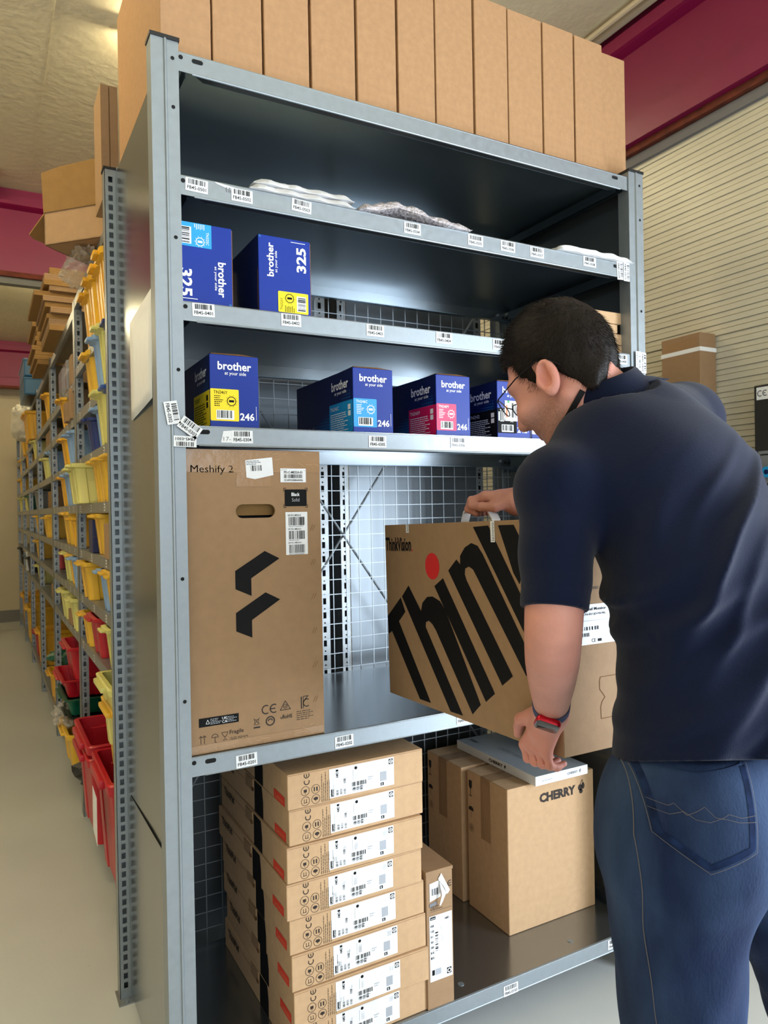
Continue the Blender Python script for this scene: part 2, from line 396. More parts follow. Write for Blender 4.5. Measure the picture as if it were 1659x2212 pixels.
# ------------------------------------------------------------------ main shelving unit
UNIT = thing('steel_shelving_unit', 'tall galvanised shelving unit with barcode stickers holding blue toner cartons and brown cartons', 'shelving unit', (0, 0, 0))
W, D, H = 1.5, .60, 2.5
LEVELS = (.149, .922, 1.659, 1.934, 2.212, 2.484)
def front_post(x0, mirror=False):
    b = MB()
    out = [(0, .045), (0, 0), (.027, 0), (.029, -.0032), (.0325, -.0032), (.035, .0016), (.06, .0016), (.06, .045)]
    inn = [(.0585, .045), (.0585, .0035), (.0015, .002), (.0015, .045)]
    pts = out + inn
    if mirror: pts = [(.06 - x, y) for x, y in reversed(pts)]
    n = len(pts)
    vs = [(x0 + x, y - .006, z) for z in (.004, H) for x, y in pts]
    b.add(vs, [(i, (i + 1) % n, n + (i + 1) % n, n + i) for i in range(n)], GALV)
    f = front(x0, 0, -.006)
    for zz in (.10, .30, 1.05, 1.32, 1.78, 2.07, 2.355, 2.462):
        b.disc(f, .047 if not mirror else .045, zz, .0042, HOLE, off=-.0008 if not mirror else .0007, n=10)
    p = b.build('post', UNIT)
    c = MB(); c.box((x0 - .002, -.0085, H), (x0 + .062, .04, H + .008), CAPB); c.build('post_cap', p)
    c = MB(); c.box((x0 - .012, -.012, 0), (x0 + .07, .05, .004), GALV); c.build('foot_plate', p)
    return p
POST_L = front_post(0.0); POST_R = front_post(W - .06, True)
def rear_post(x0, sgn):
    """rear posts: slotted flange towards the front, plain outer face"""
    b = MB(); y = .69
    xs = x0 if sgn > 0 else x0 + .042
    perforated_strip(b, (xs, y, .004), (sgn, 0, 0), (0, -1, 0), .034, H - .004, STEELA if False else GALV, slot=(.011, .023))
    # step and second flange beside the slotted one
    b.box((min(xs + sgn * .034, xs + sgn * .0355), y - .014, .004), (max(xs + sgn * .034, xs + sgn * .0355), y + .002, H + .006), GALV)
    b.box((min(xs + sgn * .034, xs + sgn * .042), y - .016, .004), (max(xs + sgn * .034, xs + sgn * .042), y - .014, H + .006), GALV)
    xq = xs + sgn * .0335; b.box((min(xq, xq + sgn * .0015), y, .004), (max(xq, xq + sgn * .0015), y + .045, H), GALV)
    b.box((min(xs, xs + sgn * .0015), y, .004), (max(xs, xs + sgn * .0015), y + .045, H), GALV)
    b.box((min(xs, xs + sgn * .042), y + .043, .004), (max(xs, xs + sgn * .042), y + .045, H), GALV)
    z = .05
    while z < H - .05:
        b.rect(Fr((xs + sgn * .034 - .0001, y, 0), (0, -1, 0), (0, 0, 1)) if sgn > 0 else Fr((xs, y, 0), (0, -1, 0), (0, 0, 1)), .004, z, .009, z + .011, HOLE); z += .0279
    p = b.build('post', UNIT)
    c = MB(); c.box((x0 - .003, y - .003, H), (x0 + .036, y + .046, H + .007), CAPB); c.build('post_cap', p)
    c = MB(); c.box((x0 - .008, y - .03, 0), (x0 + .05, y + .05, .004), STEELA); c.rod((x0 + .016, y - .02, .004), (x0 + .016, y - .02, .008), .006, GALV, 8); c.build('foot_plate', p)
rear_post(0.001, 1); rear_post(W - .043, -1)
def shelf(z):
    b = MB(); x0, x1 = .061, W - .061
    b.box((x0, .0, z - .0015), (x1, D, z), GALV2)
    b.box((x0, .0015, z - .004), (x1, D - .0015, z - .0025), GALVD)
    b.box((x0, 0, z - .043), (x1, .0016, z - .0012), GALV)                       # front face
    b.rod((x0, .003, z - .0025), (x1, .003, z - .0025), .0032, GALV, 8)           # rolled edges
    b.rod((x0 + .03, .002, z - .0425), (x1 - .03, .002, z - .0425), .0028, GALV, 8)
    b.add([(x0 + .03, .0, z - .043), (x1 - .03, .0, z - .043), (x1 - .06, .02, z - .046), (x0 + .06, .02, z - .046)], [(0, 1, 2, 3), (3, 2, 1, 0)], GALV2)
    b.box((x0 + .06, .019, z - .046), (x1 - .06, .0205, z - .03), GALVD)
    b.box((x0, D - .0016, z - .043), (x1, D, z - .0012), GALV2)                    # rear lip
    b.box((x0, D - .022, z - .044), (x1, D - .0016, z - .042), GALVD)
    for xx in (x0, x1 - .0016): b.box((xx, .02, z - .04), (xx + .0016, D - .02, z - .002), GALVD)
    for xx, s in ((x0 + .02, 1), (x1 - .02, -1)): b.box((min(xx, xx + s * .002), .03, z - .04), (max(xx, xx + s * .002), D - .03, z - .012), GALVD)
    f = front(0, z, 0)
    for xx in (.103, 1.386): b.rrect(f, xx - .0125, -.0185, xx + .0125, -.0085, .005, HOLE)
    b.disc(f, .066, -.012, .005, HOLE, n=12)
    # stamped dimples and bolt heads on the plate
    for xx in (.35, .8, 1.2): b.rod((xx, .05, z), (xx, .05, z + .0012), .009, GALV, 10)
    for xx in (x0 + .05, x1 - .05):
        b.rod((xx, D, z - .02), (xx, D - .008, z - .02), .005, GALV, 6)
    s = b.build('shelf', UNIT)
    return s
SH = {k: shelf(z) for k, z in zip((1, 2, 3, 4, 5, 6), LEVELS)}
def side_panel(x):
    b = MB(); b.box((x - .0006, .034, .02), (x + .0006, .688, H - .012), GALV2); return b.build('side_panel', UNIT)
side_panel(.033)
b = MB(); b.box((W - .034, .034, .02), (W - .032, .688, H - .012), GALV2); b.build('side_panel', UNIT)
# wire mesh back and tie rods
b = MB(); y = .628
x = .05
while x < W - .04: b.box((x - .0013, y - .0013, .12), (x + .0013, y + .0013, 2.42), WIRE); x += .05
z = .13
while z < 2.42: b.box((.04, y - .0038, z - .0013), (W - .04, y - .0012, z + .0013), WIRE); z += .05
b.build('mesh_back', UNIT)
for s in (1, -1):
    b = MB(); b.rod((.04 if s > 0 else W - .04, .648 + .006 * s, .36), (W - .13 if s > 0 else .13, .648 + .006 * s, 2.26), .004, GALV, 8); b.build('cross_brace', UNIT)
# corner brackets at the rear right, where the shelves hang in the post
b = MB()
for z in LEVELS[1:]:
    b.box((W - .10, D, z - .05), (W - .045, D + .003, z - .005), GALVD); b.box((W - .045, D - .06, z - .06), (W - .042, D + .06, z - .002), GALVD)
    for k in range(3): b.rod((W - .085 + .018 * k, D - .004, z - .026), (W - .085 + .018 * k, D, z - .026), .0045, HOLE, 8)
b.build('bracket', UNIT)
# crease in the side panel: the lower sheet springs off a little
b = MB(); b.add([(.0318, .63, .634), (.0318, .06, .652), (.0312, .06, .660), (.028, .32, .652), (.0312, .62, .6375)], [(0, 4, 3, 2, 1), (1, 2, 3, 4, 0)], HOLE); b.build('panel_gap', UNIT)
# barcode stickers
def sticker(parent, code, fr, w=.05, h=.029, seed=0, ink=BLACKP, name='barcode_label', label=None):
    b = MB(); b.prism([(-w / 2, -h / 2), (w / 2, -h / 2), (w / 2, h / 2), (-w / 2, h / 2)], fr, .0006, .0010, PAPER)
    b.barcode(fr, -w * .38, h * .04, w * .38, h * .43, ink, seed, off=.0014)
    if code: b.text(fr, code, -w * .42, -h * .36, h * .27, ink, w * .84, bold=.012, off=.0014)
    o = b.build(name, parent)
    if label: o['label'] = label
    return o
for lv, z, rows in ((5, 2.212, [('0501', .096, 2.194, -.03), ('0502', .200, 2.191, 0), ('0503', .347, 2.194, -.06), ('0504', .656, 2.192, 0), ('0505', .856, 2.193, 0), ('0506', .967, 2.194, 0), ('0507', 1.072, 2.193, 0), ('0508', 1.275, 2.196, 0)]),
                    (4, 1.934, [('0401', .106, 1.918, .03), ('0402', .315, 1.918, .02), ('0403', .541, 1.916, 0), ('0404', .748, 1.917, 0), ('0405', .934, 1.916, 0), ('0408', 1.40, 1.914, 0)]),
                    (3, 1.659, [('0304', .190, 1.637, .02), ('0305', .542, 1.636, 0), ('0306', .788, 1.640, 0)]),
                    (2, .922, [('0201', .186, .895, .03), ('0202', .434, .897, .02), ('0203', .792, .900, 0)]),
                    (1, .149, [('0103', .933, .120, 0), ('0104', 1.329, .130, 0)])):
    for i, (c, x, zz, ang) in enumerate(rows):
        sticker(SH[lv], 'FB45-' + c, front(x, zz, -.0002).sub(0, 0, ang), seed=int(c), ink=GREYP if c == '0306' else BLACKP)
b = MB(); f = front(.163, 2.199, -.0002); b.poly(f, [(-.026, .012), (.03, .006), (.03, -.014), (.016, -.008), (.012, .0), (-.02, .008)], PAPER, .0005); b.barcode(f, .0, -.006, .028, .005, GREYP, 44, off=.0008, n=16); b.build('torn_label', SH[5])
b = MB(); f = front(.158, 1.637, -.0002); b.poly(f, [(-.018, -.014), (.012, -.014), (.012, .014), (-.012, .012)], PAPER, .0005); b.text(f, '17-', -.012, -.010, .009, GREYP, .017); b.build('torn_label', SH[3])
sticker(POST_L, 'FB45-0303', front(.068, 1.653, -.0105).sub(0, 0, -.62), seed=303)
sticker(POST_L, 'FB45-0302', front(.030, 1.684, -.0105).sub(0, 0, -1.40), seed=302)
sticker(POST_L, 'FB45-0301', front(.057, 1.622, -.0105).sub(0, 0, PI - .02), w=.05, h=.024, seed=301)
sticker(SH[5], 'FB45-0509', front(1.401, 2.187, -.0003).sub(0, 0, -PI / 2 + .06), w=.055, h=.026, seed=509)
sticker(SH[5], 'FB45-0510', front(1.427, 2.186, -.0022).sub(0, 0, -PI / 2), w=.057, h=.026, seed=510)
sticker(POST_R, 'FB45-0410', front(1.463, 1.912, -.0105).sub(0, 0, -PI / 2), w=.06, h=.022, seed=410, ink=GREYP)
sticker(POST_R, 'FB45-0409', front(1.486, 1.908, -.0105).sub(0, 0, -PI / 2), w=.064, h=.022, seed=409, ink=BLACKP)

# sheet of paper hanging on the side panel, loose at its lower edge
b = MB(); pts = []
NR, NC = 9, 6
for i in range(NR):
    for j in range(NC):
        v = i / (NR - 1); u = j / (NC - 1)
        y = .475 - .35 * u + .03 * v * u; z = 2.0 - .27 * v + .02 * (u - .5)
        x = .0315 - .003 - .006 * v * u ** 1.5 - .004 * math.sin(v * 3) * u
        pts.append((x, y, z))
b.add(pts, [(i * NC + j, (i + 1) * NC + j, (i + 1) * NC + j + 1, i * NC + j + 1) for i in range(NR - 1) for j in range(NC - 1)], PAPER)
o = b.build('paper_sheet', smooth=True)
md = o.modifiers.new('thick', 'SOLIDIFY'); md.thickness = .0006
tag(o, 'blank white paper sheet hanging loose on the steel side panel', 'paper')

# ------------------------------------------------------------------ aisle racks with bins
RX = 0.066
BAYS = [(.757, 2.26), (2.26, 3.74), (3.74, 5.14), (5.14, 6.50), (6.50, 7.88), (7.88, 9.24)]
BAYNAME = ['nearest', 'second', 'third', 'fourth', 'fifth', 'farthest']
LV = {'top': 2.47, 'a': 2.12, 'b': 1.945, 'c': 1.725, 'd': 1.512, 'e': 1.30, 'f': 1.09, 'g': .875, 'h': .17}
def rack_post(parent, y, x, pitch_dots=True):
    b = MB(); b.box((x, y, 0), (x + .002, y + .075, 2.5), STEELA); b.box((x + .034, y + .002, 0), (x + .036, y + .075, 2.5), STEELA); b.box((x, y + .073, 0), (x + .036, y + .075, 2.5), STEELA)
    perforated_strip(b, (x, y, 0), (1, 0, 0), (0, -1, 0), .036, 2.5, STEELA, slot=(.012, .024), pitch=.05, hh=.022, z0=.03)
    k = .064
    while k < 2.48:
        b.disc(Fr((x, y, 0), (1, 0, 0), (0, 0, 1)), .018, k, .0032, HOLE, n=8); k += .05
    p = b.build('post', parent)
    return p
def aisle_bay(i):
    y0, y1 = BAYS[i]
    t = thing('bin_rack_bay', f'{BAYNAME[i]} bay of the grey steel rack along the aisle filled with plastic bins', 'rack', (RX, y0, 0), 0, 'bays of the aisle bin rack')
    L = y1 - y0
    if i == 0: rack_post(t, 0, 0); rack_post(t, 0, .64)
    rack_post(t, L - .076, 0)
    if i < 2: rack_post(t, L - .076, .60)
    lv = ['top', 'a', 'b', 'c', 'd', 'e', 'f', 'g', 'h']
    for k in lv:
        z = LV[k] + (.046 if (i == 0 and k == 'a') else 0)
        if i == 0 and k == 'top': z = 2.4995
        b = MB(); a, e = .046 if i == 0 else .002, L - .078
        b.box((.002, a, z - .003), (.62, e, z - .0005), STEELA); b.box((.001, a, z - .042), (.003, e, z), STEELA)
        b.box((.003, a, z - .043), (.02, e, z - .041), STEELA); b.box((.618, a, z - .04), (.62, e, z), STEELA)
        s = b.build('shelf', t)
        if i < 2 and k != 'top':
            rnd = random.Random(hash(k) % 97 + i if False else ord(k[0]) + i)
            n = 4 if i == 0 else 6
            for q in range(n):
                yy = a + .12 + (e - a - .25) * q / (n - 1) + rnd.uniform(-.03, .03)
                c = MB(); f = Fr((.0008, yy, z - .021), (0, -1, 0), (0, 0, 1))
                c.rect(f, -.016, -.014, .016, .014, PAPER, .0004); c.rect(f, -.011, -.009, .011, -.002, GREYP, .0008); c.rect(f, -.011, .002, .004, .008, BLACKP, .0008)
                c.build('shelf_card', s)
    if i == 0:
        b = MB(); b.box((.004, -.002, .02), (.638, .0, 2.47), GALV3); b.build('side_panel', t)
    b = MB(); b.box((.676, .0, .1), (.678, L, 2.46), STEELA); b.build('back_panel', t)
    return t
for i in range(6): aisle_bay(i)
# the neighbouring rack back to back with it, seen through the mesh
t = thing('storage_rack', 'grey steel rack end behind the wire mesh with bright galvanised side panel', 'rack', (.79, .757, 0))
def rack_post2(y, x):
    return rack_post(t, y, x)
rack_post2(0, 0.0); rack_post2(0, .60); rack_post2(2.0, 0); rack_post2(2.0, .60)
b = MB(); b.box((.002, .08, .1), (.004, 1.98, 2.46), STEELA); b.build('back_panel', t)  # added panel, blocks the lit view so the gap between racks stays dark
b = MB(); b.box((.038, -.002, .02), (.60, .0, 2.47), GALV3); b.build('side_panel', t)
for z in (.17, .6, 1.05, 1.5, 1.95, 2.45):
    b = MB(); b.box((.002, .046, z - .003), (.64, 2.0, z), STEELA); b.box((.64, .046, z - .04), (.642, 2.0, z), STEELA); b.build('shelf', t)

# ------------------------------------------------------------------ plastic bins
_BIN = {}
def rr_section(x0, x1, y0, y1, r, notch):
    """closed section of a bin: rounded rectangle with recessed flutes on its sides"""
    pts = []
    def arc(cx, cy, t0):
        return [(cx + r * math.cos(t0 + PI / 2 * k / 3), cy + r * math.sin(t0 + PI / 2 * k / 3)) for k in range(4)]
    def flutes(ax, a0, a1, fixed, inward, n):
        out = []; L = a1 - a0
        for k in range(n):
            c = a0 + L * (k + .5) / n; hw = L / n * .27
            for s, d in ((-hw - L * .012, 0), (-hw, notch), (hw, notch), (hw + L * .012, 0)):
                q = c + s * (1 if True else -1)
                out.append((q, fixed + inward * d) if ax == 'x' else (fixed + inward * d, q))
        return out
    pts += arc(x1 - r, y1 - r, 0)
    pts += flutes('x', x1 - r, x0 + r, y1, -1, 3)
    pts += arc(x0 + r, y1 - r, PI / 2)
    pts += flutes('y', y1 - r, y0 + r, x0, 1, 1)
    pts += arc(x0 + r, y0 + r, PI)
    pts += flutes('x', x0 + r, x1 - r, y0, 1, 3)
    pts += arc(x1 - r, y0 + r, 1.5 * PI)
    pts += flutes('y', y0 + r, y1 - r, x1, -1, 1)
    return pts
def bin_mesh(color, w, d, h):
    key = (color, round(w, 2), round(d, 2), round(h, 2))
    if key in _BIN: return _BIN[key]
    b = MB(); M_ = PLA[color]
    def ring(z, g, notch, rim=0.0):
        s = .90 + .10 * z / h
        hw = w / 2 * s + rim + g; x0 = d * (1 - s) * .45 - rim - g; x1 = d * (1 - (1 - s) * .45) + rim + g
        return [(x, y, z) for x, y in rr_section(x0, x1, -hw, hw, min(.02, w * .14), notch)]
    nt_ = min(.009, w * .05)
    rings = [ring(0, 0, nt_), ring(h * .86, 0, nt_), ring(h * .875, .001, 0), ring(h * .9, .001, 0, .012), ring(h * .985, .001, 0, .014), ring(h, 0, 0, .010), ring(h - .001, -.004, 0), ring(h * .86, -.004, 0), ring(.008, -.004, 0)]
    n = len(rings[0]); vs = [p for r in rings for p in r]
    fs = [(k * n + j, k * n + (j + 1) % n, (k + 1) * n + (j + 1) % n, (k + 1) * n + j) for k in range(len(rings) - 1) for j in range(n)]
    fs += [tuple(range(n - 1, -1, -1)), tuple((len(rings) - 1) * n + j for j in range(n))]
    b.add(vs, fs, M_)
    # lip handle at the front
    b.box((-.030, -w * .30, h * .9), (-.008, w * .30, h * .975), M_, c=.004)
    o = b.build('storage_bin', smooth=True); me = o.data
    bpy.data.objects.remove(o)
    _BIN[key] = me
    return me
ORD = ['first', 'second', 'third', 'fourth', 'fifth', 'sixth', 'seventh', 'eighth']
SHELFNAME = {'top': 'top', 'a': 'highest', 'b': 'second', 'c': 'third', 'd': 'fourth', 'e': 'fifth', 'f': 'sixth', 'g': 'seventh', 'h': 'bottom'}
def put_bin(color, y, w, h, z, label, d=.40, x=-.012, rz=0.0, group='plastic bins on the aisle rack', zoff=.001):
    o = bpy.data.objects.new('storage_bin', bin_mesh(color, w, d, h)); COL.objects.link(o)
    o.location = (RX + x, y + w / 2, z + zoff); o.rotation_euler = (0, 0, rz)
    return tag(o, label, 'bin', group)
BINS = {
    (0, 'a'): [(1.10, .13, .24, 'orange'), (1.255, .15, .24, 'orange'), (1.43, .15, .24, 'orange'), (1.61, .19, .23, 'orange')],
    (0, 'b'): [(.98, .14, .19, 'dark blue'), (1.16, .10, .205, 'pale'), (1.28, .12, .19, 'light blue'), (1.63, .20, .205, 'yellow')],
    (0, 'c'): [(.98, .14, .185, 'blue'), (1.19, .19, .20, 'pale'), (1.43, .12, .165, 'light blue'), (1.60, .14, .14, 'dark blue')],
    (0, 'd'): [(1.06, .18, .17, 'yellow'), (1.26, .17, .17, 'yellow'), (1.455, .15, .17, 'yellow'), (1.65, .12, .165, 'pale'), (1.86, .20, .165, 'pale')],
    (0, 'e'): [(1.44, .19, .165, 'yellow')],
    (0, 'f'): [(1.0, .13, .165, 'yellow'), (1.19, .13, .165, 'yellow'), (1.345, .11, .16, 'light blue'), (1.76, .24, .165, 'yellow')],
    (0, 'g'): [(1.22, .13, .165, 'pale'), (1.53, .24, .165, 'red'), (1.84, .15, .15, 'yellow')],
    (1, 'b'): [(2.62, .20, .145, 'orange')],
    (1, 'c'): [(2.345, .11, .165, 'light blue'), (2.475, .12, .16, 'light blue'), (2.74, .22, .165, 'orange')],
    (1, 'd'): [(2.42, .22, .175, 'light blue'), (2.67, .16, .175, 'light blue'), (2.92, .20, .175, 'orange')],
    (1, 'e'): [(2.34, .10, .15, 'orange'), (2.66, .30, .18, 'yellow')],
    (1, 'f'): [(2.34, .12, .16, 'light blue'), (2.56, .16, .165, 'yellow'), (2.80, .22, .165, 'pale')],
    (1, 'g'): [(2.34, .15, .165, 'pale'), (2.82, .22, .165, 'pale')],
    (2, 'a'): [(3.80, .24, .17, 'orange')],
    (2, 'c'): [(3.86, .16, .165, 'light blue'), (4.16, .2, .15, 'pale')],
    (2, 'e'): [(3.83, .16, .165, 'yellow'), (4.12, .2, .15, 'yellow')],
    (2, 'h'): [(3.86, .30, .20, 'orange')],
    (3, 'a'): [(5.32, .60, .24, 'orange')],
    (3, 'b'): [(5.30, .24, .16, 'pale')],
    (3, 'd'): [(5.3, .22, .16, 'grey')],
    (3, 'e'): [(5.25, .16, .16, 'yellow'), (5.5, .3, .16, 'light blue')],
    (3, 'f'): [(5.25, .25, .16, 'yellow')],
    (3, 'g'): [(5.25, .25, .16, 'pale')],
    (3, 'h'): [(5.25, .35, .3, 'orange'), (5.8, .3, .22, 'red')],
    (4, 'a'): [(6.7, .35, .2, 'yellow'), (7.2, .35, .2, 'yellow')],
    (4, 'b'): [(6.7, .3, .15, 'orange')],
    (4, 'd'): [(6.7, .3, .15, 'green'), (7.2, .3, .15, 'pale')],
    (4, 'g'): [(6.7, .3, .15, 'black'), (7.2, .3, .15, 'teal')],
    (4, 'h'): [(6.6, .5, .35, 'yellow')],
    (5, 'b'): [(8.1, .4, .18, 'yellow')], (5, 'c'): [(8.1, .4, .17, 'yellow')],
    (5, 'd'): [(8.2, .35, .16, 'pale')], (5, 'g'): [(8.1, .4, .2, 'black')], (5, 'h'): [(8.0, .5, .35, 'orange')],
}
CW = {'orange': 'orange-yellow', 'yellow': 'yellow', 'pale': 'pale yellow', 'light blue': 'light blue', 'blue': 'mid-blue', 'dark blue': 'dark blue', 'red': 'red', 'green': 'green', 'black': 'black', 'teal': 'teal', 'grey': 'grey'}
rnd = random.Random(3)
for (bay, k), rows in BINS.items():
    same = {}
    for y, w, h, c in rows: same[c] = same.get(c, 0) + 1
    cnt = {}
    z = LV[k] + (.046 if (bay == 0 and k == 'a') else 0)
    for y, w, h, c in rows:
        cnt[c] = cnt.get(c, 0) + 1
        which = '' if same[c] == 1 else f'{ORD[cnt[c] - 1]} from the near end, '
        put_bin(c, y, w, h, z, f'{CW[c]} bin, {which}on {SHELFNAME[k]} shelf of the {BAYNAME[bay]} aisle bay', x=rnd.uniform(-.02, .005) - (.05 if (bay, c, k) in ((0, 'pale', 'd'), (3, 'orange', 'a')) else 0))
# big bins low down in the nearest bay
put_bin('red', 1.40, .44, .35, .17, 'large red bin nested into another on the bottom shelf of the nearest aisle bay', d=.5, x=-.055, zoff=.05)
put_bin('red', 1.40, .44, .35, .17, 'outer large red bin holding another on the bottom shelf of the nearest aisle bay', d=.5, x=-.055)
RB = put_bin('red', .93, .40, .40, .17, 'large red bin with a white paper tag beside the slotted corner post', d=.5, x=-.045)
b = MB(); f = Fr((RX - .058, 1.17, .40), (0, -1, 0), (0, 0, 1)); b.prism([(-.05, -.08), (.06, -.10), (.06, .07), (-.05, .08)], f, .012, .0125, PAPER); pt_ = b.build('paper_tag'); pt_.parent = RB; pt_.matrix_parent_inverse = Matrix.Translation(RB.location).inverted()
put_bin('yellow', .86, .30, .24, .575, 'orange-yellow bin standing on the large red bin beside the slotted corner post', d=.42, x=-.03)
put_bin('pale', .86, .30, .24, .66, 'pale yellow bin nested into the bin on the large red bin', d=.42, x=-.045)
# stack of bins and trays low in the second bay
put_bin('yellow', 2.30, .40, .20, .17, 'yellow bin on the bottom shelf of the second aisle bay under a black tray', d=.5, x=-.05)
put_bin('black', 2.34, .34, .075, .372, 'black tray under the green tray in the second aisle bay', d=.5, x=-.03)
put_bin('green', 2.36, .40, .085, .448, 'dark green tray between the black and the red tray in the second aisle bay', d=.5, x=-.05)
put_bin('red', 2.38, .42, .09, .535, 'shallow red tray on the dark green tray in the second aisle bay', d=.5, x=-.06)
put_bin('red', 2.36, .36, .165, .627, 'deep red bin topping the stack of trays in the second aisle bay', d=.5, x=-.03)
def small_carton(x, y, z, sx, sy, sz, label='', m_=CARDM, rz=0.0, cat='carton', group=None, name='small_carton', printed=None):
    t_ = MB(); t_.box((0, 0, 0), (sx, sy, sz), m_, c=.003)
    t_.rect(front(0, 0, 0), .002, sz * .5 - .0008, sx - .002, sz * .5 + .0008, CARDE, .0004) if sz > .05 else None
    if printed: t_.text(front(0, 0, 0), printed, sx * .12, sz * .3, sz * .25, BLACKP)
    o = t_.build(name, loc=(x, y, z + .001)); o.rotation_euler = (0, 0, rz)
    return tag(o, label, cat, group)
small_carton(RX - .01, 1.0, 1.30, .32, .25, .13, printed='R-', label='brown open carton beside the yellow bin, fifth shelf of the nearest aisle bay', m_=CARDM)
small_carton(RX, 1.66, 1.30, .3, .12, .14, 'dark blue carton behind the yellow bin on the fifth shelf of the nearest aisle bay', NAVYP)
small_carton(RX - .01, 2.33, 1.945, .25, .09, .15, 'tall brown carton near the end of the second aisle bay above the light blue bins', CARDM)
small_carton(RX - .02, 2.46, 1.945, .2, .11, .10, 'low brown carton in front of the orange-yellow bin in the second aisle bay', CARDM)
small_carton(RX, 2.34, 2.12, .3, .12, .15, 'brown carton leaning at the near end, highest shelf of the second aisle bay', CARDM)
small_carton(RX, 2.56, .875, .2, .18, .075, 'low brown carton between two pale bins on the seventh shelf of the second aisle bay', CARDM)
CLEARP = mat('clear_box_plastic', rgb(200, 200, 205), 0.15, alpha=.35)
for q, (yy, zz) in enumerate(((2.55, 2.12), (2.80, 2.12))):
    t_ = thing('clear_box', ['clear plastic box of black parts nearer the leaning carton', 'clear plastic box of black parts farther along the highest shelf'][q], 'box', (RX - .005, yy, zz + .001), 0, 'clear boxes on the second aisle bay')
    b = MB(); b.box((0, 0, 0), (.3, .2, .16), CLEARP, c=.006); b.build('box_shell', t_)
    b = MB(); b.box((.012, .012, .006), (.288, .188, .11), PLA['black'], c=.01); b.build('black_parts', t_)
small_carton(RX + .02, 3.9, .875, .25, .25, .1, 'brown carton on the seventh shelf of the third aisle bay', CARDM)
small_carton(RX + .02, 3.84, 1.512, .25, .16, .15, 'brown carton at the near end of the fourth shelf of the third aisle bay', CARDM)
small_carton(RX + .02, 4.1, 1.512, .25, .2, .12, 'second brown carton farther along the fourth shelf of the third aisle bay', CARDD)
small_carton(RX + .02, 3.86, .17, .4, .5, .6, 'dark grey crate under the seventh shelf of the third aisle bay', STEELA) if False else None
small_carton(RX + .02, 3.9, 1.945, .35, .5, .12, 'brown carton lying on the second shelf of the third aisle bay', CARDM)
small_carton(RX - .01, 7.0, .875, .2, .12, .2, 'white carton with a red panel far along the seventh shelf', WHITEBOX)
b = MB(); b.rod((0, 0, 0), (0, 0, .11), .045, mat('pink_soap', rgb(226, 96, 96), .35), 14); b.rod((0, 0, .11), (0, 0, .14), .045, MATS['pink_soap'], 14, r2=.018); b.rod((0, 0, .14), (0, 0, .165), .018, BLACKP, 10)
tag(b.build('round_bottle', smooth=True, loc=(RX + .06, 3.93, 1.091)), 'round pink bottle on the sixth shelf of the third aisle bay', 'bottle')
# ------------------------------------------------------------------ things lying on top of the aisle rack
for q in range(2):
    b = MB(); b.box((0, 0, 0), (.0265, .16, .385), CARDM, c=.002)
    b.rect(front(0, 0, 0), .0005, .01, .0015, .375, CARDE, .0003)
    tag(b.build('flat_carton', loc=(.028 + .0275 * q, .93, 2.501)), ['slim brown carton standing on the rack top next to the slotted post, aisle side', 'slim brown carton standing on the rack top next to the big cardboard cartons'][q], 'carton', 'slim cartons on the rack top')
# open carton, set askew and overhanging the aisle
t = thing('open_carton', 'open brown carton with raised flaps overhanging the aisle on the rack top', 'carton', (.127, 1.41, 2.501), math.radians(-46))
sx, sy, sz = .40, .27, .125
b = MB()
for lo, hi in (((-sx / 2, -sy / 2, 0), (sx / 2, -sy / 2 + .004, sz)), ((-sx / 2, sy / 2 - .004, 0), (sx / 2, sy / 2, sz)), ((-sx / 2, -sy / 2, 0), (-sx / 2 + .004, sy / 2, sz)), ((sx / 2 - .004, -sy / 2, 0), (sx / 2, sy / 2, sz)), ((-sx / 2, -sy / 2, 0), (sx / 2, sy / 2, .004))): b.box(lo, hi, CARDM)
f = Fr((-sx / 2, sy / 2, -.0003), (1, 0, 0), (0, -1, 0)); b.line(f, [(0, sy / 2), (sx, sy / 2)], .003, CARDE); b.line(f, [(sx * .5, sy / 2), (sx * .7, sy)], .003, CARDE)
b.build('carton_body', t)
def flap(o_, u, v, w, h, slope):
    b_ = MB(); fr = Fr(o_, u, v); b_.prism([(0, 0), (w, 0), (w - slope, h * .92), (w * .7, h), (w * .3, h * .97), (slope, h * .9)], fr, 0, .004, CARDD); return b_.build('flap', t)
flap((-sx / 2, -sy / 2, sz), (1, 0, 0), (0, -.35, .94), sx, .15, .035)
flap((sx / 2, sy / 2, sz), (-1, 0, 0), (0, .5, .87), sx, .14, .03)
flap((-sx / 2, sy / 2, sz), (0, -1, 0), (-.75, 0, -.30), sy, .14, .05)
flap((sx / 2, -sy / 2, sz), (0, 1, 0), (.8, 0, .6), sy, .14, .05)
# crumpled film bag on the orange bins
def lump(name, c, r, m_, seed, amp, label, cat, sub=4, freq=3.0):
    bm = bmesh.new(); bmesh.ops.create_icosphere(bm, subdivisions=sub, radius=1.0)
    from mathutils import noise
    for v in bm.verts:
        k = noise.noise(v.co * freq + Vector((seed, 0, 0))) + .5 * noise.noise(v.co * freq * 2.3 + Vector((0, seed, 0)))
        p = v.co * (1 + amp * k); v.co = Vector((p.x * r[0], p.y * r[1], max(p.z, -.75) * r[2]))
    bm.verts.index_update()
    b_ = MB(); b_.add([v.co.copy() for v in bm.verts], [tuple(v.index for v in f_.verts) for f_ in bm.faces], m_); bm.free()
    o_ = b_.build(name, smooth=True, loc=c)
    o_.data.polygons.foreach_set('use_smooth', [False] * len(o_.data.polygons)) if amp > .3 else None
    return tag(o_, label, cat)
lump('plastic_bag', (.05, 1.62, 2.485), (.075, .24, .055), FILM, 3, .45, 'crumpled clear plastic bag lying on the orange-yellow bins under the open carton', 'bag')
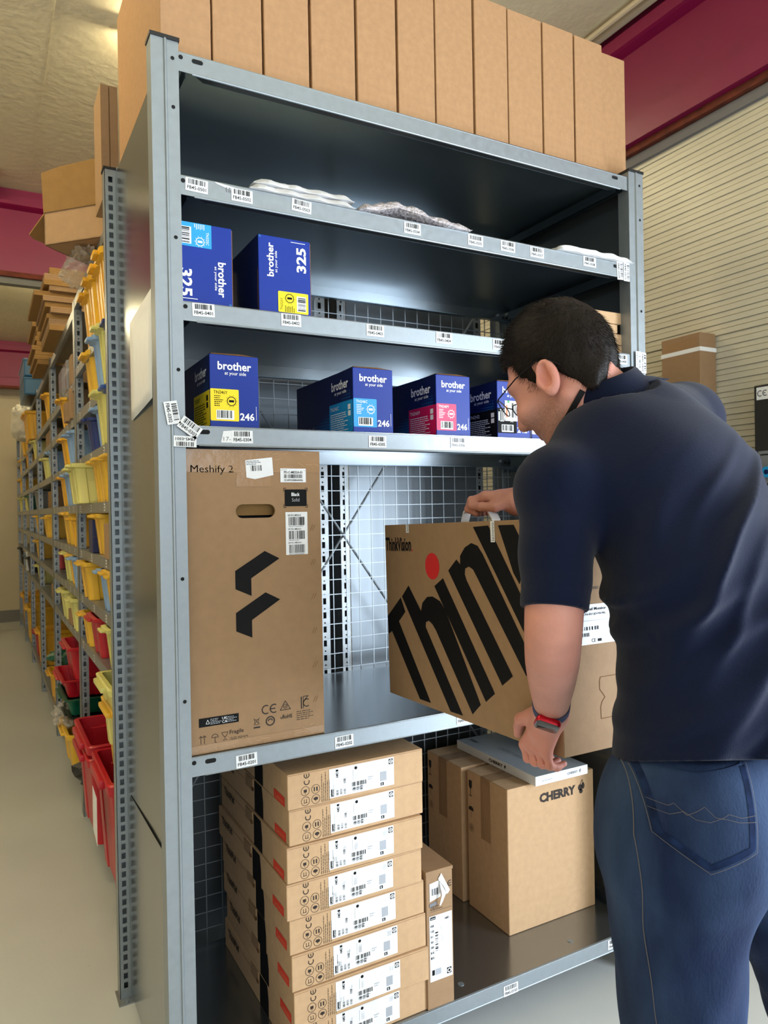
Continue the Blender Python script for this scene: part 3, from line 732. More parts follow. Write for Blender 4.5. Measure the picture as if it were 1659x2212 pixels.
lump('rubbish_bag', (RX + .2, 2.02, .27), (.22, .20, .13), PLA['black'], 9, .35, 'shiny black plastic bag on the bottom shelf of the nearest aisle bay', 'bag')
lump('film_wrap', (RX - .03, 2.62, .40), (.06, .17, .05), FILM, 5, .5, 'clear film spilling over the yellow bin at the foot of the second aisle bay', 'film')
lump('green_bag', (RX + .2, 4.0, .47), (.2, .2, .1), PLA['green'], 12, .3, 'green plastic bag in the bin at the foot of the third aisle bay', 'bag')
lump('white_sack', (.05, 6.2, 2.35), (.14, .3, .22), mat('white_sack_plastic', rgb(225, 220, 205), .5), 15, .2, 'white plastic sack hanging over the highest shelf beyond the blue crates', 'sack')
# flattened cartons piled on the second bay
rnd = random.Random(5); z = 2.472
for q in range(11):
    th = rnd.uniform(.024, .034); b = MB()
    dx = rnd.uniform(-.02, .02) - (.08 if q == 6 else 0); dy = rnd.uniform(-.02, .02)
    b.box((0, 0, 0), (.52, .62, th), CARDM if q % 2 else CARDD, c=.002)
    for zz in (th * .33, th * .66): b.rect(front(0, 0, 0), .003, zz - .0007, .517, zz + .0007, CARDE, .0003); b.rect(leftside(.62, 0, 0), .003, zz - .0007, .617, zz + .0007, CARDE, .0003)
    o = b.build('flattened_carton', loc=(-.012 + dx, 2.72 + dy, z)); z += th + .0008
    tag(o, f'flattened brown carton bundle, {["lowest", "second", "third", "fourth", "fifth", "sixth", "seventh", "eighth", "ninth", "tenth", "topmost"][q]} in the pile on the second aisle bay', 'flattened carton', 'flattened cartons piled on the aisle rack')
for q in range(9):
    th = .03; b = MB(); b.box((0, 0, 0), (.5, .6, th), CARDD, c=.002); b.rect(front(0, 0, 0), .003, .014, .497, .0155, CARDE, .0003)
    o = b.build('flattened_carton', loc=(-.02 + rnd.uniform(-.02, .02), 3.75, 2.472 + q * .031)); tag(o, f'flattened brown carton bundle, {["lowest", "second", "third", "fourth", "fifth", "sixth", "seventh", "eighth", "topmost"][q]} in the pile before the blue crates', 'flattened carton', 'flattened cartons before the crates')
for q in range(2):
    b = MB(); b.box((0, 0, 0), (.6, .75, .15), PLA['teal'], c=.012); b.box((-.006, -.006, .128), (.606, .756, .146), PLA['teal'], c=.004); b.box((.03, .03, -.0005), (.57, .72, .003), PLA['black'])
    tag(b.build('blue_crate', loc=(-.02, 5.15, 2.473 + q * .152)), ['lower blue plastic crate of the two overhanging the aisle on the rack top', 'upper blue plastic crate of the two overhanging the aisle on the rack top'][q], 'crate', 'blue crates on the rack top')
# dark swivel chair at the far end of the aisle
t = thing('swivel_chair', 'dark brown padded chair at the far end of the aisle', 'chair', (-.62, 8.3, 0))
CHM = mat('dark_brown_leather', rgb(62, 46, 36), .6)
b = MB(); b.box((-.25, -.25, .40), (.25, .25, .50), CHM, c=.04); b.build('seat', t, True)
b = MB(); b.box((-.24, .2, .5), (.24, .29, .95), CHM, c=.04); b.build('backrest', t, True)
b = MB(); b.rod((0, 0, .06), (0, 0, .40), .025, BLACKP, 10); b.build('column', t, True)
for k in range(5):
    a = k * 2 * PI / 5 + .3
    b = MB(); b.rod((0, 0, .09), (.27 * math.cos(a), .27 * math.sin(a), .05), .018, BLACKP, 8); b.rod((.27 * math.cos(a) - .012, .27 * math.sin(a), .026), (.27 * math.cos(a) + .012, .27 * math.sin(a), .026), .026, BLACKP, 12); b.build('leg', t)

# ------------------------------------------------------------------ things on the right wall
t = thing('strapped_carton', 'tall narrow brown carton with white straps standing against the ribbed wall', 'carton', (2.392, .487, 0))
b = MB(); b.box((0, 0, 0.001), (.104, .205, 2.206), CARDM, c=.004)
f = leftside(.205, 0, 0); b.poly(f, [(.02, 2.14), (.19, 2.15), (.19, 2.19), (.02, 2.18)], TAPE, .0008)
b.build('carton_body', t)
for zz in (2.125, 1.905, 1.2, .5):
    s_ = MB(); s_.box((-.0012, -.0012, zz), (.105, .2062, zz + .018), WHITEP); s_.build('strap', t)
t = thing('control_box', 'black door control box with CE sticker and blue knob on the ribbed wall', 'control box', (2.40, -.18, 1.42))
b = MB(); b.box((0, 0, 0), (.099, .425, .515), ANTH, c=.004); b.build('housing', t)
f = leftside(.425, 0, 0)
b = MB(); b.rect(f, .012, .455, .062, .505, WHITEP, .001); b.ring(f, .028, .48, .012, .003, BLACKP, .0016, 16, PI * .3, PI * 1.7); b.ring(f, .050, .48, .012, .003, BLACKP, .0016, 16, PI * .3, PI * 1.7); b.rect(f, .042, .4785, .051, .4815, BLACKP, .0016); b.build('ce_sticker', t)
b = MB(); b.disc(f, .135, .345, .075, STEELA, .001, 28, .038); b.text(f, 'D', .085, .325, .04, BLACKP, .03, bold=.02, off=.0016); b.build('maker_badge', t)
b = MB(); b.rrect(f, -.0 + .015, .12, .105, .25, .004, GREYP, .001); b.rect(f, .025, .232, .095, .237, BLACKP, .0015); b.build('switch_plate', t)
b = MB(); b.prism([(.056 + .022 * math.cos(q * PI / 10), .165 + .022 * math.sin(q * PI / 10)) for q in range(20)], f, .001, .012, CYANP); b.disc(f, .056, .165, .010, NAVYP, .0125); b.build('blue_knob', t)
b = MB(); b.rrect(f, .06, .02, .2, .105, .01, YELP, .001); b.ring(f, .13, .06, .026, .006, BLACKP, .0016); b.build('yellow_plate', t)

# ------------------------------------------------------------------ plain tall cartons on top of the unit
divs = [.030, .150, .275, .399, .525, .647, .766, .894, 1.014, 1.144, 1.271, 1.390, 1.498]
BORD = ['first', 'second', 'third', 'fourth', 'fifth', 'sixth', 'seventh', 'eighth', 'ninth', 'tenth', 'eleventh', 'last']
for k in range(12):
    w = divs[k + 1] - divs[k] - .005 - (.003 if k in (2, 4, 9) else 0); h = .418 + (-.014 if k == 11 else 0); dpt = .56
    x0 = divs[k] + .002; y0 = .043 + [0, .003, .001, .004, 0, .002, .003, 0, .002, .001, .003, .012][k]
    t = thing('tall_carton', f'tall plain brown carton, {BORD[k]} from the near corner in the row on the shelving top', 'carton', (x0, y0, 2.4845), 0, 'tall cartons in a row on the shelving top')
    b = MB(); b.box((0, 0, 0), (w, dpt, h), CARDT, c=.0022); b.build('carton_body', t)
    b = MB()   # tuck flap edges standing slightly off the sides
    for z0, z1 in ((.06, .13), (.24, .30)) if k % 3 else ((.10, .16), (.30, .36)):
        b.box((w - .0006, .006, z0), (w + .0022, .09, z1), CARDE)
    b.build('tuck_flap', t)
    if k == 0:
        b = MB(); b.box((-.0012, .006, .385), (.0, .05, h - .004), CARDE); b.build('lid_edge', t)

# ------------------------------------------------------------------ toner cartons
def small_print(b, fr, a0, b0, a1, b1, n, m_, seed): b.small_lines(fr, a0, b0, a1, b1, n, m_, seed, off=.0010)
def seal_ring(b, fr, a, c, r, m_):
    b.ring(fr, a, c, r, r * .16, m_, .0010, 20); b.rect(fr, a - r * .55, c - r * .22, a + r * .55, c + r * .25, m_, .0010)
    for q in range(10):
        t_ = q * PI / 5; b.disc(fr, a + r * 1.2 * math.cos(t_), c + r * 1.2 * math.sin(t_), r * .08, m_, .0010, 5)
def toner(x, z, w, h, label, pm, ink, code, num, side=True, y=.012, d=.372, other_tag=False):
    t = thing('toner_carton', label, 'toner carton', (x, y, z + .0006), 0, 'blue toner cartons on the shelving unit')
    b = MB(); b.box((0, 0, 0), (w, d, h), BLUE, c=.0015)
    f = front(0, 0, 0)
    b.text(f, 'brother', w * .16, h * .79, h * .115, WHITEP, w * .69, bold=.022)
    b.text(f, 'at your side', w * .30, h * .71, h * .062, WHITEP, w * .44, bold=.006)
    b.rrect(f, .0005, h * .085, w * .58, h * .525, w * .02, pm, .0007)
    if code:
        b.text(f, code, w * .07, h * .455, h * .045, ink, w * .28, bold=.004, off=.0010)
        small_print(b, f, w * .08, h * .28, w * .26, h * .44, 6, ink, 3)
    seal_ring(b, f, w * .43, h * .36, w * .095, ink)
    b.rect(f, w * .12, h * .105, w * .48, h * .235, WHITEP, .0010); b.barcode(f, w * .14, h * .125, w * .46, h * .228, BLACKP, int(num) + len(label), off=.0014, n=26)
    b.text(f, num, w * .60, h * .10, h * .105, WHITEP, w * .30, bold=.025)
    for q in range(9): b.rect(f, w * .935, h * (.11 + .022 * q), w * .945, h * (.125 + .022 * q), WHITEP)
    # printed left side: dark with a dotted wave, coloured block, big number
    s = leftside(d, 0, 0)
    b.rect(s, .001, .001, d - .0005, h - .001, NAVYP, .0004)
    for i in range(34):
        for j in range(13):
            u_ = .06 + i * (d - .07) / 34; v_ = .01 + j * h * .05
            lim = h * (.12 + .62 * (i / 34) ** 1.2); r_ = .0054 * (1 - v_ / lim) ** .4 if v_ < lim else 0
            if r_ > .0012: b.disc(s, u_, v_, r_, DOTP, .0006, 6)
    b.text(s, 'brother', d * .66, h * .72, h * .15, WHITEP, d * .27, bold=.022)
    b.text(s, 'at your side', d * .71, h * .63, h * .07, WHITEP, d * .19, bold=.004)
    b.rrect(s, d * .62, h * .02, d - .0005, h * .51, w * .02, pm, .0009)
    if code: b.text(s, code, d * .64, h * .40, h * .06, ink, d * .14, off=.0014)
    small_print(b, s, d * .64, h * .05, d * .93, h * .36, 9, ink, 5)
    for q in range(2): b.rect(s, d * .925, h * (.27 + .1 * q), d * .965, h * (.35 + .1 * q), ink, .0012)
    b.text(s, num, d * .10, h * .04, h * .2, GREYP, d * .26, bold=.02)
    b.build('carton_body', t)
    b = MB(); b.add([(.004, .0, h), (w - .004, .0, h), (w * .66, .004, h + .0045), (w * .03, .004, h + .003), (.004, .09, h + .001), (w - .004, .09, h + .001)], [(0, 1, 2, 3), (3, 2, 5, 4)], CARDE); b.build('top_flap', t)
    if other_tag:
        b = MB(); b.rect(f, w * .22, h * .30, w * .60, h * .66, PAPER, .0016); small_print(b, f, w * .25, h * .33, w * .55, h * .64, 9, GREYP, 8); b.barcode(f, w * .42, h * .36, w * .56, h * .62, BLACKP, 8, off=.0020, n=14)
        b.rect(f, w * .25, h * .36, w * .30, h * .58, ORANGEP, .0020); b.rect(f, w * .30, h * .62, w * .36, h * .66, GREENP, .0022)
        b.rect(f, w * .02, h * .3, w * .2, h * .46, WHITEP, .0014); b.barcode(f, w * .03, h * .3, w * .18, h * .46, BLACKP, 4, off=.0018, n=12); b.build('paper_sticker', t)
    return t
toner(.1205, 1.659, .1150, .1655, 'blue toner carton with a yellow label reading 246', YELP, BLACKP, 'TN246Y', '246')
toner(.4815, 1.659, .1140, .1625, 'blue toner carton with a cyan label reading 246', CYANP, WHITEP, 'TN246C', '246')
toner(.7275, 1.659, .1100, .1625, 'blue toner carton with a magenta label reading 246', MAGP, WHITEP, 'TN246M', '246')
toner(.9300, 1.659, .1160, .1590, 'blue toner carton with a black label reading 242', BLACKP, WHITEP, 'TN242', '242', other_tag=True)
toner(1.052, 1.659, .1160, .1590, 'blue toner carton behind the man, right of the carton with the black label', PAPER, BLACKP, '', '242')
def toner_turned(x, z, w, h, label, pm, ink, code, up, y=.012, d=.36):
    """carton standing on its end: print runs up (up=True) or down the face"""
    t = thing('toner_carton', label, 'toner carton', (x, y, z + .0006), 0, 'blue toner cartons on the shelving unit')
    b = MB(); b.box((0, 0, 0), (w, d, h), BLUE, c=.0015); f = front(0, 0, 0)
    if up:
        b.text(f, 'brother', w * .285, h * .47, w * .13, WHITEP, h * .44, bold=.022, ang=PI / 2)
        b.text(f, 'at your side', w * .365, h * .53, w * .062, WHITEP, h * .28, bold=.006, ang=PI / 2)
        b.text(f, '325', w * .915, h * .57, w * .19, WHITEP, h * .33, bold=.03, ang=PI / 2)
        b.rrect(f, w * .36, .004, w * .945, h * .295, w * .02, pm, .0007)
        b.text(f, code, w * .45, h * .05, w * .05, ink, h * .16, ang=PI / 2, off=.001)
        seal_ring(b, f, w * .58, h * .21, w * .085, ink); b.rect(f, w * .72, h * .05, w * .90, h * .25, WHITEP, .0010)
        b.barcode(f.sub(w * .89, h * .06, PI / 2), 0, 0, h * .18, w * .15, BLACKP, 5, off=.0014, n=24)
        small_print(b, f.sub(w * .68, h * .03, PI / 2), 0, 0, h * .09, w * .2, 6, ink, 6); b.rect(f, w * .62, h * .955, w * .9, h * .962, WHITEP)
        b.rect(f, w * .01, h * .965, w * .05, h * .99, DOTP)
    else:
        b.text(f, 'brother', w * .73, h * .55, w * .15, WHITEP, h * .44, bold=.022, ang=-PI / 2)
        b.text(f, 'at your side', w * .655, h * .49, w * .06, WHITEP, h * .30, bold=.006, ang=-PI / 2)
        b.text(f, '325', w * .035, h * .42, w * .22, WHITEP, h * .34, bold=.03, ang=-PI / 2)
        b.rrect(f, 0.0005, h * .70, w * .62, h * .996, w * .01, pm, .0007)
        b.text(f, code, w * .52, h * .90, w * .05, WHITEP, h * .16, ang=-PI / 2, off=.001)
        seal_ring(b, f, w * .41, h * .77, w * .08, WHITEP); b.rect(f, w * .06, h * .73, w * .25, h * .94, WHITEP, .0010)
        b.barcode(f.sub(w * .08, h * .93, -PI / 2), 0, 0, h * .19, w * .14, BLACKP, 6, off=.0014, n=24)
        small_print(b, f.sub(w * .3, h * .985, -PI / 2), 0, 0, h * .07, w * .2, 6, WHITEP, 6); b.rect(f, w * .06, h * .05, w * .35, h * .058, WHITEP)
        b.rect(f, w * .93, h * .01, w * .985, h * .04, DOTP)
    s = leftside(d, 0, 0); b.rect(s, .001, .001, d - .0008, h - .001, NAVYP, .0004)
    b.rect(s, d - .006, .002, d - .003, h * .55, CARDE, .0008)
    b.build('carton_body', t)
    b = MB(); b.box((w - .0008, .0006, .004), (w + .0012, .05, h - .004), CARDE); b.build('side_flap', t)
    return t
toner_turned(.0535, 1.934, .124, .181, 'blue toner carton with a cyan label standing beside the shelving post', CYANP, WHITEP, 'TN325C', False)
toner_turned(.241, 1.934, .131, .181, 'blue toner carton standing with a yellow label at its lower corner', YELP, BLACKP, 'TN325Y', True)

# ------------------------------------------------------------------ padded envelopes on the upper shelf
def pillow(w, d, h, nx, ny, m_, seed, crinkle=.0, arch=0.0, fold=None):
    from mathutils import noise
    b = MB(); vs = []; n = (nx + 1) * (ny + 1)
    for side in (0, 1):
        for j in range(ny + 1):
            for i in range(nx + 1):
                u, v = i / nx, j / ny
                e = min(1, 12 * min(u, 1 - u)) ** .5 * min(1, 14 * min(v, 1 - v)) ** .5
                k = noise.noise(Vector((u * 9, v * 7, seed))) * crinkle + noise.noise(Vector((u * 30, v * 20, seed))) * crinkle * .4
                top = h * e * (1 + k) + .0012; bot = .0006
                a = arch * math.sin(PI * min(1, u * 1.15)) ** 2 if arch else 0
                if fold: a += fold * max(0, 1 - abs(u - .33) * 5)
                vs.append((u * w, v * d + .003 * math.sin(u * 25 + seed), (top if side else bot) + a))
    g = lambda s, i, j: s * n + j * (nx + 1) + i
    fs = []
    for j in range(ny):
        for i in range(nx):
            fs.append((g(1, i, j), g(1, i + 1, j), g(1, i + 1, j + 1), g(1, i, j + 1))); fs.append((g(0, i, j), g(0, i, j + 1), g(0, i + 1, j + 1), g(0, i + 1, j)))
    for i in range(nx): fs += [(g(0, i, 0), g(0, i + 1, 0), g(1, i + 1, 0), g(1, i, 0)), (g(0, i + 1, ny), g(0, i, ny), g(1, i, ny), g(1, i + 1, ny))]
    for j in range(ny): fs += [(g(0, 0, j + 1), g(0, 0, j), g(1, 0, j), g(1, 0, j + 1)), (g(0, nx, j), g(0, nx, j + 1), g(1, nx, j + 1), g(1, nx, j))]
    b.add(vs, fs, m_); return b
o = pillow(.272, .30, .018, 44, 34, ENVW, 2, .15).build('padded_envelope', smooth=True, loc=(.218, -.008, 2.2125)); tag(o, 'lower white padded envelope of the two on the upper shelf', 'envelope', 'padded envelopes on the upper shelf')
o = pillow(.262, .30, .019, 44, 34, ENVW, 7, .15).build('padded_envelope', smooth=True, loc=(.232, .006, 2.2330)); tag(o, 'upper white padded envelope lying on another on the upper shelf', 'envelope', 'padded envelopes on the upper shelf')
o = pillow(.335, .28, .022, 60, 40, BUBBLE, 4, .35, arch=.014, fold=.008).build('bubble_envelope', smooth=True, loc=(.502, -.012, 2.2125)); tag(o, 'greyish pink bubble film envelope bulging on the upper shelf', 'envelope')
o = pillow(.30, .22, .022, 30, 20, ENVW, 12, .25).build('padded_envelope', smooth=True, loc=(1.150, -.012, 2.2125)); tag(o, 'smooth white padded envelope at the far post on the upper shelf', 'envelope', 'padded envelopes on the upper shelf')
# small brown cartons on the fourth shelf by the far post
zz = 1.9346
for q, (w_, h_, dx) in enumerate(((.15, .031, 0), (.15, .034, -.006), (.11, .028, -.028), (.15, .036, -.012))):
    small_carton(1.453 + dx - w_, .035, zz, w_, .2, h_, f'flat brown carton, {["lowest", "second lowest", "third", "topmost"][q]} of the pile by the far post on the fourth shelf', CARDL, group='flat cartons by the far post', name='flat_carton'); zz += h_ + .0015

# ------------------------------------------------------------------ big computer case carton
def tape_wrinkles(b, fr, a0, b0, a1, b1, n, seed, m_):
    rnd = random.Random(seed)
    for q in range(n):
        x = rnd.uniform(a0, a1); y_ = rnd.uniform(b0, b1); L = rnd.uniform(.006, .03); a = rnd.uniform(-1.2, 1.2)
        b.line(fr, [(x, y_), (min(a1, max(a0, x + L * math.cos(a))), min(b1, max(b0, y_ + L * math.sin(a) * .5)))], .0007, m_, .0012)
w, h, d = .324, .686, .52
t = thing('computer_case_carton', 'large brown computer case carton with two black angular marks and a hand hole', 'carton', (.063, .012, .9226))
b = MB(); f = front(0, 0, 0); lft = leftside(d, 0, 0)
# body with a real hand hole cut in the front
hx0, hx1, hz0, hz1 = .112, .208, .528, .560
def body_with_hole():
    r = .016; n = 8; pts = []
    for cx, t0 in ((hx1 - r, -PI / 2), (hx0 + r, PI / 2)):
        pts += [(cx + r * math.cos(t0 + PI * i / n), (hz0 + hz1) / 2 + r * math.sin(t0 + PI * i / n)) for i in range(n + 1)]
    N = len(pts); outer = []
    cx, cz = (hx0 + hx1) / 2, (hz0 + hz1) / 2
    for a, c in pts:   # project onto a rectangle
        dx, dz = a - cx, c - cz; s = min(abs(.13 / dx) if abs(dx) > 1e-6 else 9e9, abs(.045 / dz) if abs(dz) > 1e-6 else 9e9); outer.append((cx + dx * s, cz + dz * s))
    # force the four rectangle corners
    X0, X1, Z0, Z1 = cx - .13, cx + .13, cz - .045, cz + .045
    for q, (a, c) in enumerate(((X1, Z0), (X1, Z1), (X0, Z1), (X0, Z0))):
        i = min(range(N), key=lambda j: (outer[j][0] - a) ** 2 + (outer[j][1] - c) ** 2); outer[i] = (a, c)
    vs = [f.p(a, c, 0) for a, c in outer] + [f.p(a, c, 0) for a, c in pts] + [f.p(a, c, -.006) for a, c in pts]
    fs = [(i, (i + 1) % N, N + (i + 1) % N, N + i) for i in range(N)] + [(N + i, N + (i + 1) % N, 2 * N + (i + 1) % N, 2 * N + i) for i in range(N)]
    b.add(vs, fs, CARDM)
    for a0, c0, a1, c1 in ((0, 0, w, Z0), (0, Z1, w, h), (0, Z0, X0, Z1), (X1, Z0, w, Z1)): b.rect(f, a0, c0, a1, c1, CARDM, 0)
    b.add([(0, 0, 0), (w, 0, 0), (w, d, 0), (0, d, 0), (0, 0, h), (w, 0, h), (w, d, h), (0, d, h)], [(0, 3, 2, 1), (4, 5, 6, 7), (1, 2, 6, 5), (2, 3, 7, 6), (3, 0, 4, 7)], CARDM)
body_with_hole()
b.box((hx0 - .03, .004, hz0 - .03), (hx1 + .03, .03, hz1 + .03), HOLE) if False else None
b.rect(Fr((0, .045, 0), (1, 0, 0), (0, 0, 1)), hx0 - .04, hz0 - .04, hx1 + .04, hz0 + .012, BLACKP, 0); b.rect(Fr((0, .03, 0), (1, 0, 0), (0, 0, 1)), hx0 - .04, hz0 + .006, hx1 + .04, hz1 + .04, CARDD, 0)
b.text(f, 'Meshify 2', .010, .628, .0215, INK, .098, bold=.0)
for z0 in (.365, .268):
    g = [(.108, z0 + .0), (.146, z0 - .018), (.146, z0 + .023), (.216, z0 + .066), (.180, z0 + .085), (.108, z0 + .042)]
    b.poly(f, g, BLACKP)
# lower row of symbols
b.rect(f, .018, .060, .110, .080, BLACKP); b.small_lines(f, .044, .063, .070, .077, 4, FAINTP, 3); b.small_lines(f, .080, .063, .106, .077, 4, FAINTP, 4); b.text(f, 'UK', .071, .071, .006, WHITEP, off=.001); b.text(f, 'CA', .071, .063, .006, WHITEP, off=.001)
b.line(f, [(.034, .066), (.038, .075), (.042, .066), (.034, .066)], .0009, WHITEP, .001)
for x in (.022, .030): b.line(f, [(x, .022), (x, .040)], .0012, INK); b.line(f, [(x - .004, .036), (x, .0405), (x + .004, .036)], .0012, INK)
b.line(f, [(.017, .019), (.036, .019)], .0012, INK)
b.ring(f, .054, .033, .008, .0012, INK, t0=0, t1=PI); b.line(f, [(.046, .033), (.062, .033)], .0012, INK); b.line(f, [(.054, .034), (.054, .022), (.058, .021)], .0012, INK)
b.line(f, [(.070, .041), (.084, .041), (.081, .033), (.077, .031), (.073, .033), (.070, .041)], .0012, INK); b.line(f, [(.077, .031), (.077, .024)], .0012, INK); b.line(f, [(.072, .0235), (.082, .0235)], .0012, INK)
b.text(f, 'Fragile', .088, .032, .012, INK, .033, bold=.008); b.text(f, 'Handle with care', .088, .022, .0065, INK, .042, bold=.006)
for cx in (.176, .196): b.ring(f, cx, .078, .011, .0028, INK, .0006, 18, PI * .32, PI * 1.68)
b.rect(f, .186, .0768, .199, .0794, INK)
b.line(f, [(.211, .071), (.224, .092), (.237, .071), (.211, .071)], .0016, INK); b.ring(f, .224, .079, .0055, .0012, INK); b.line(f, [(.221, .079), (.2235, .0765), (.228, .082)], .0014, INK)
b.line(f, [(.265, .067), (.265, .096)], .0028, INK); b.line(f, [(.270, .067), (.270, .096), (.284, .096)], .0016, INK); b.ring(f, .279, .080, .010, .0024, INK, .0006, 16, PI * .3, PI * 1.7); b.line(f, [(.270, .083), (.281, .095)], .002, INK)
b.line(f, [(.145, .046), (.160, .062)], .0009, INK); b.line(f, [(.145, .062), (.160, .046)], .0009, INK); b.line(f, [(.147, .058), (.158, .058), (.156, .046), (.149, .046), (.147, .058)], .0009, INK); b.rect(f, .145, .038, .161, .0415, INK)
b.ring(f, .186, .050, .0115, .003, INK, .0006, 20, .4, PI * 1.15); b.ring(f, .186, .050, .0115, .003, INK, .0006, 20, .4 + PI, PI * 2.15); b.ring(f, .186, .050, .006, .0025, INK, .0007, 16, 0, PI)
b.text(f, 'RoHS', .217, .050, .009, INK, .024, bold=.02); b.line(f, [(.211, .055), (.214, .050), (.219, .060)], .0014, INK)
b.small_lines(f, .252, .040, .296, .064, 5, INK, 9, fill=.3)
for q in range(8):
    zc = .585 - .083 * q if q else .655
    for dx in (0, .006): b.line(f, [(.296 + dx, zc - .008), (.303 + dx, zc + .006)], .0012, CARDE)
b.build('carton_body', t)
b = MB(); b.rect(f, .0005, h - .052, w - .0005, h - .0005, TAPE, .0008); tape_wrinkles(b, f, .002, h - .05, w - .004, h - .004, 26, 3, CARDL); b.rect(f, .115, h - .085, .20, h - .0521, TAPE, .0008); b.build('tape', t)
b = MB(); b.rect(f, .0005, .0005, w - .0005, .020, TAPE, .0008); tape_wrinkles(b, f, .002, .002, w - .004, .028, 34, 4, CARDL); b.build('tape', t)
g = f.sub(.139, h - .068, .06); b = MB(); b.poly(g, [(0, .004), (.02, -.001), (.066, .006), (.066, .048), (0, .044)], PAPER, .0016); b.barcode(g, .012, .018, .040, .031, BLACKP, 3, off=.002, n=24); b.small_lines(g, .002, .032, .038, .043, 3, GREYP, 5, off=.002); b.build('torn_sticker', t)
b = MB(); b.rect(f, .222, .611, .287, .644, PAPER, .0012); b.text(f, 'FD-C-MES2A-01', .231, .632, .006, BLACKP, .047, bold=.02, off=.0016); b.barcode(f, .231, .621, .279, .630, BLACKP, 8, off=.0016, n=50); b.text(f, '2316FD24280600426', .231, .614, .0045, BLACKP, .048, bold=.02, off=.0016); b.build('serial_label', t)
b = MB(); b.rect(f, .232, .554, .288, .594, BLACKP, .0010); b.text(f, 'Black', .249, .578, .0085, WHITEP, .021, bold=.02, off=.0014); b.text(f, 'Solid', .250, .565, .0085, FAINTP, .019, off=.0014)
for cx, cz, sx_, sz_ in ((.230, .597, 1, -1), (.290, .597, -1, -1), (.230, .551, 1, 1), (.290, .551, -1, 1)): b.line(f, [(cx, cz + sz_ * .008), (cx, cz), (cx + sx_ * .006, cz)], .0012, BLACKP)
b.build('colour_label', t)
b = MB(); b.rect(f, .233, .438, .289, .540, PAPER, .0010)
for q in range(3):
    z0 = .508 - .033 * q; b.barcode(f, .241, z0, .281, z0 + .020, BLACKP, 11 + q, off=.0015, n=44); b.text(f, ['EAN FD-C-MES2A-01', 'UPC FD-C-MES2A-01', 'JAN FD-C-MES2A-01'][q], .239, z0 + .022, .0045, BLACKP, .033, bold=.01, off=.0015); b.small_lines(f, .241, z0 - .004, .281, z0 - .001, 1, GREYP, q, off=.0015)
b.build('barcode_label', t)

# ------------------------------------------------------------------ laptop cartons
def laptop_print(b, f, L, hgt, mir=False):
    """print on the narrow label face, text reading up the short side"""
    for cx, t0, t1 in ((.047, PI * .8, PI * 2.2),) : pass
    u = f.sub(.056, hgt * .64, PI / 2)     # CE mark turned to read upwards
    for k in (0, .016): b.ring(u, .006 + k, .007, .0075, .0022, INK, .0006, 16, PI * .32, PI * 1.68)
    b.rect(u, .018, .006, .025, .008, INK)
    for cx, cy in ((.045, .46), (.045, .175), (.072, .46), (.072, .175)):
        b.ring(f, cx, hgt * cy, .0112, .001, INK, .0006, 20)
    b.rect(f, .041, hgt * .42, .049, hgt * .50, INK); b.rect(f, .0445, hgt * .37, .0455, hgt * .42, INK)
    b.line(f, [(.042, hgt * .12), (.042, hgt * .23)], .0012, INK); b.line(f, [(.048, hgt * .12), (.048, hgt * .23)], .0012, INK); b.rect(f, .040, hgt * .12, .050, hgt * .135, INK)
    b.disc(f, .072, hgt * .19, .006, INK, n=12, ry=.004); b.rect(f, .0715, hgt * .11, .0725, hgt * .19, INK)
    b.rect(f, .067, hgt * .40, .070, hgt * .52, INK); b.rect(f, .0735, hgt * .40, .077, hgt * .52, INK)
    for q in range(5): b.small_lines(f.sub(.086 + .005 * q + .004, hgt * .05, PI / 2), 0, 0, hgt * .85, .004, 1, INK, q, fill=.30)
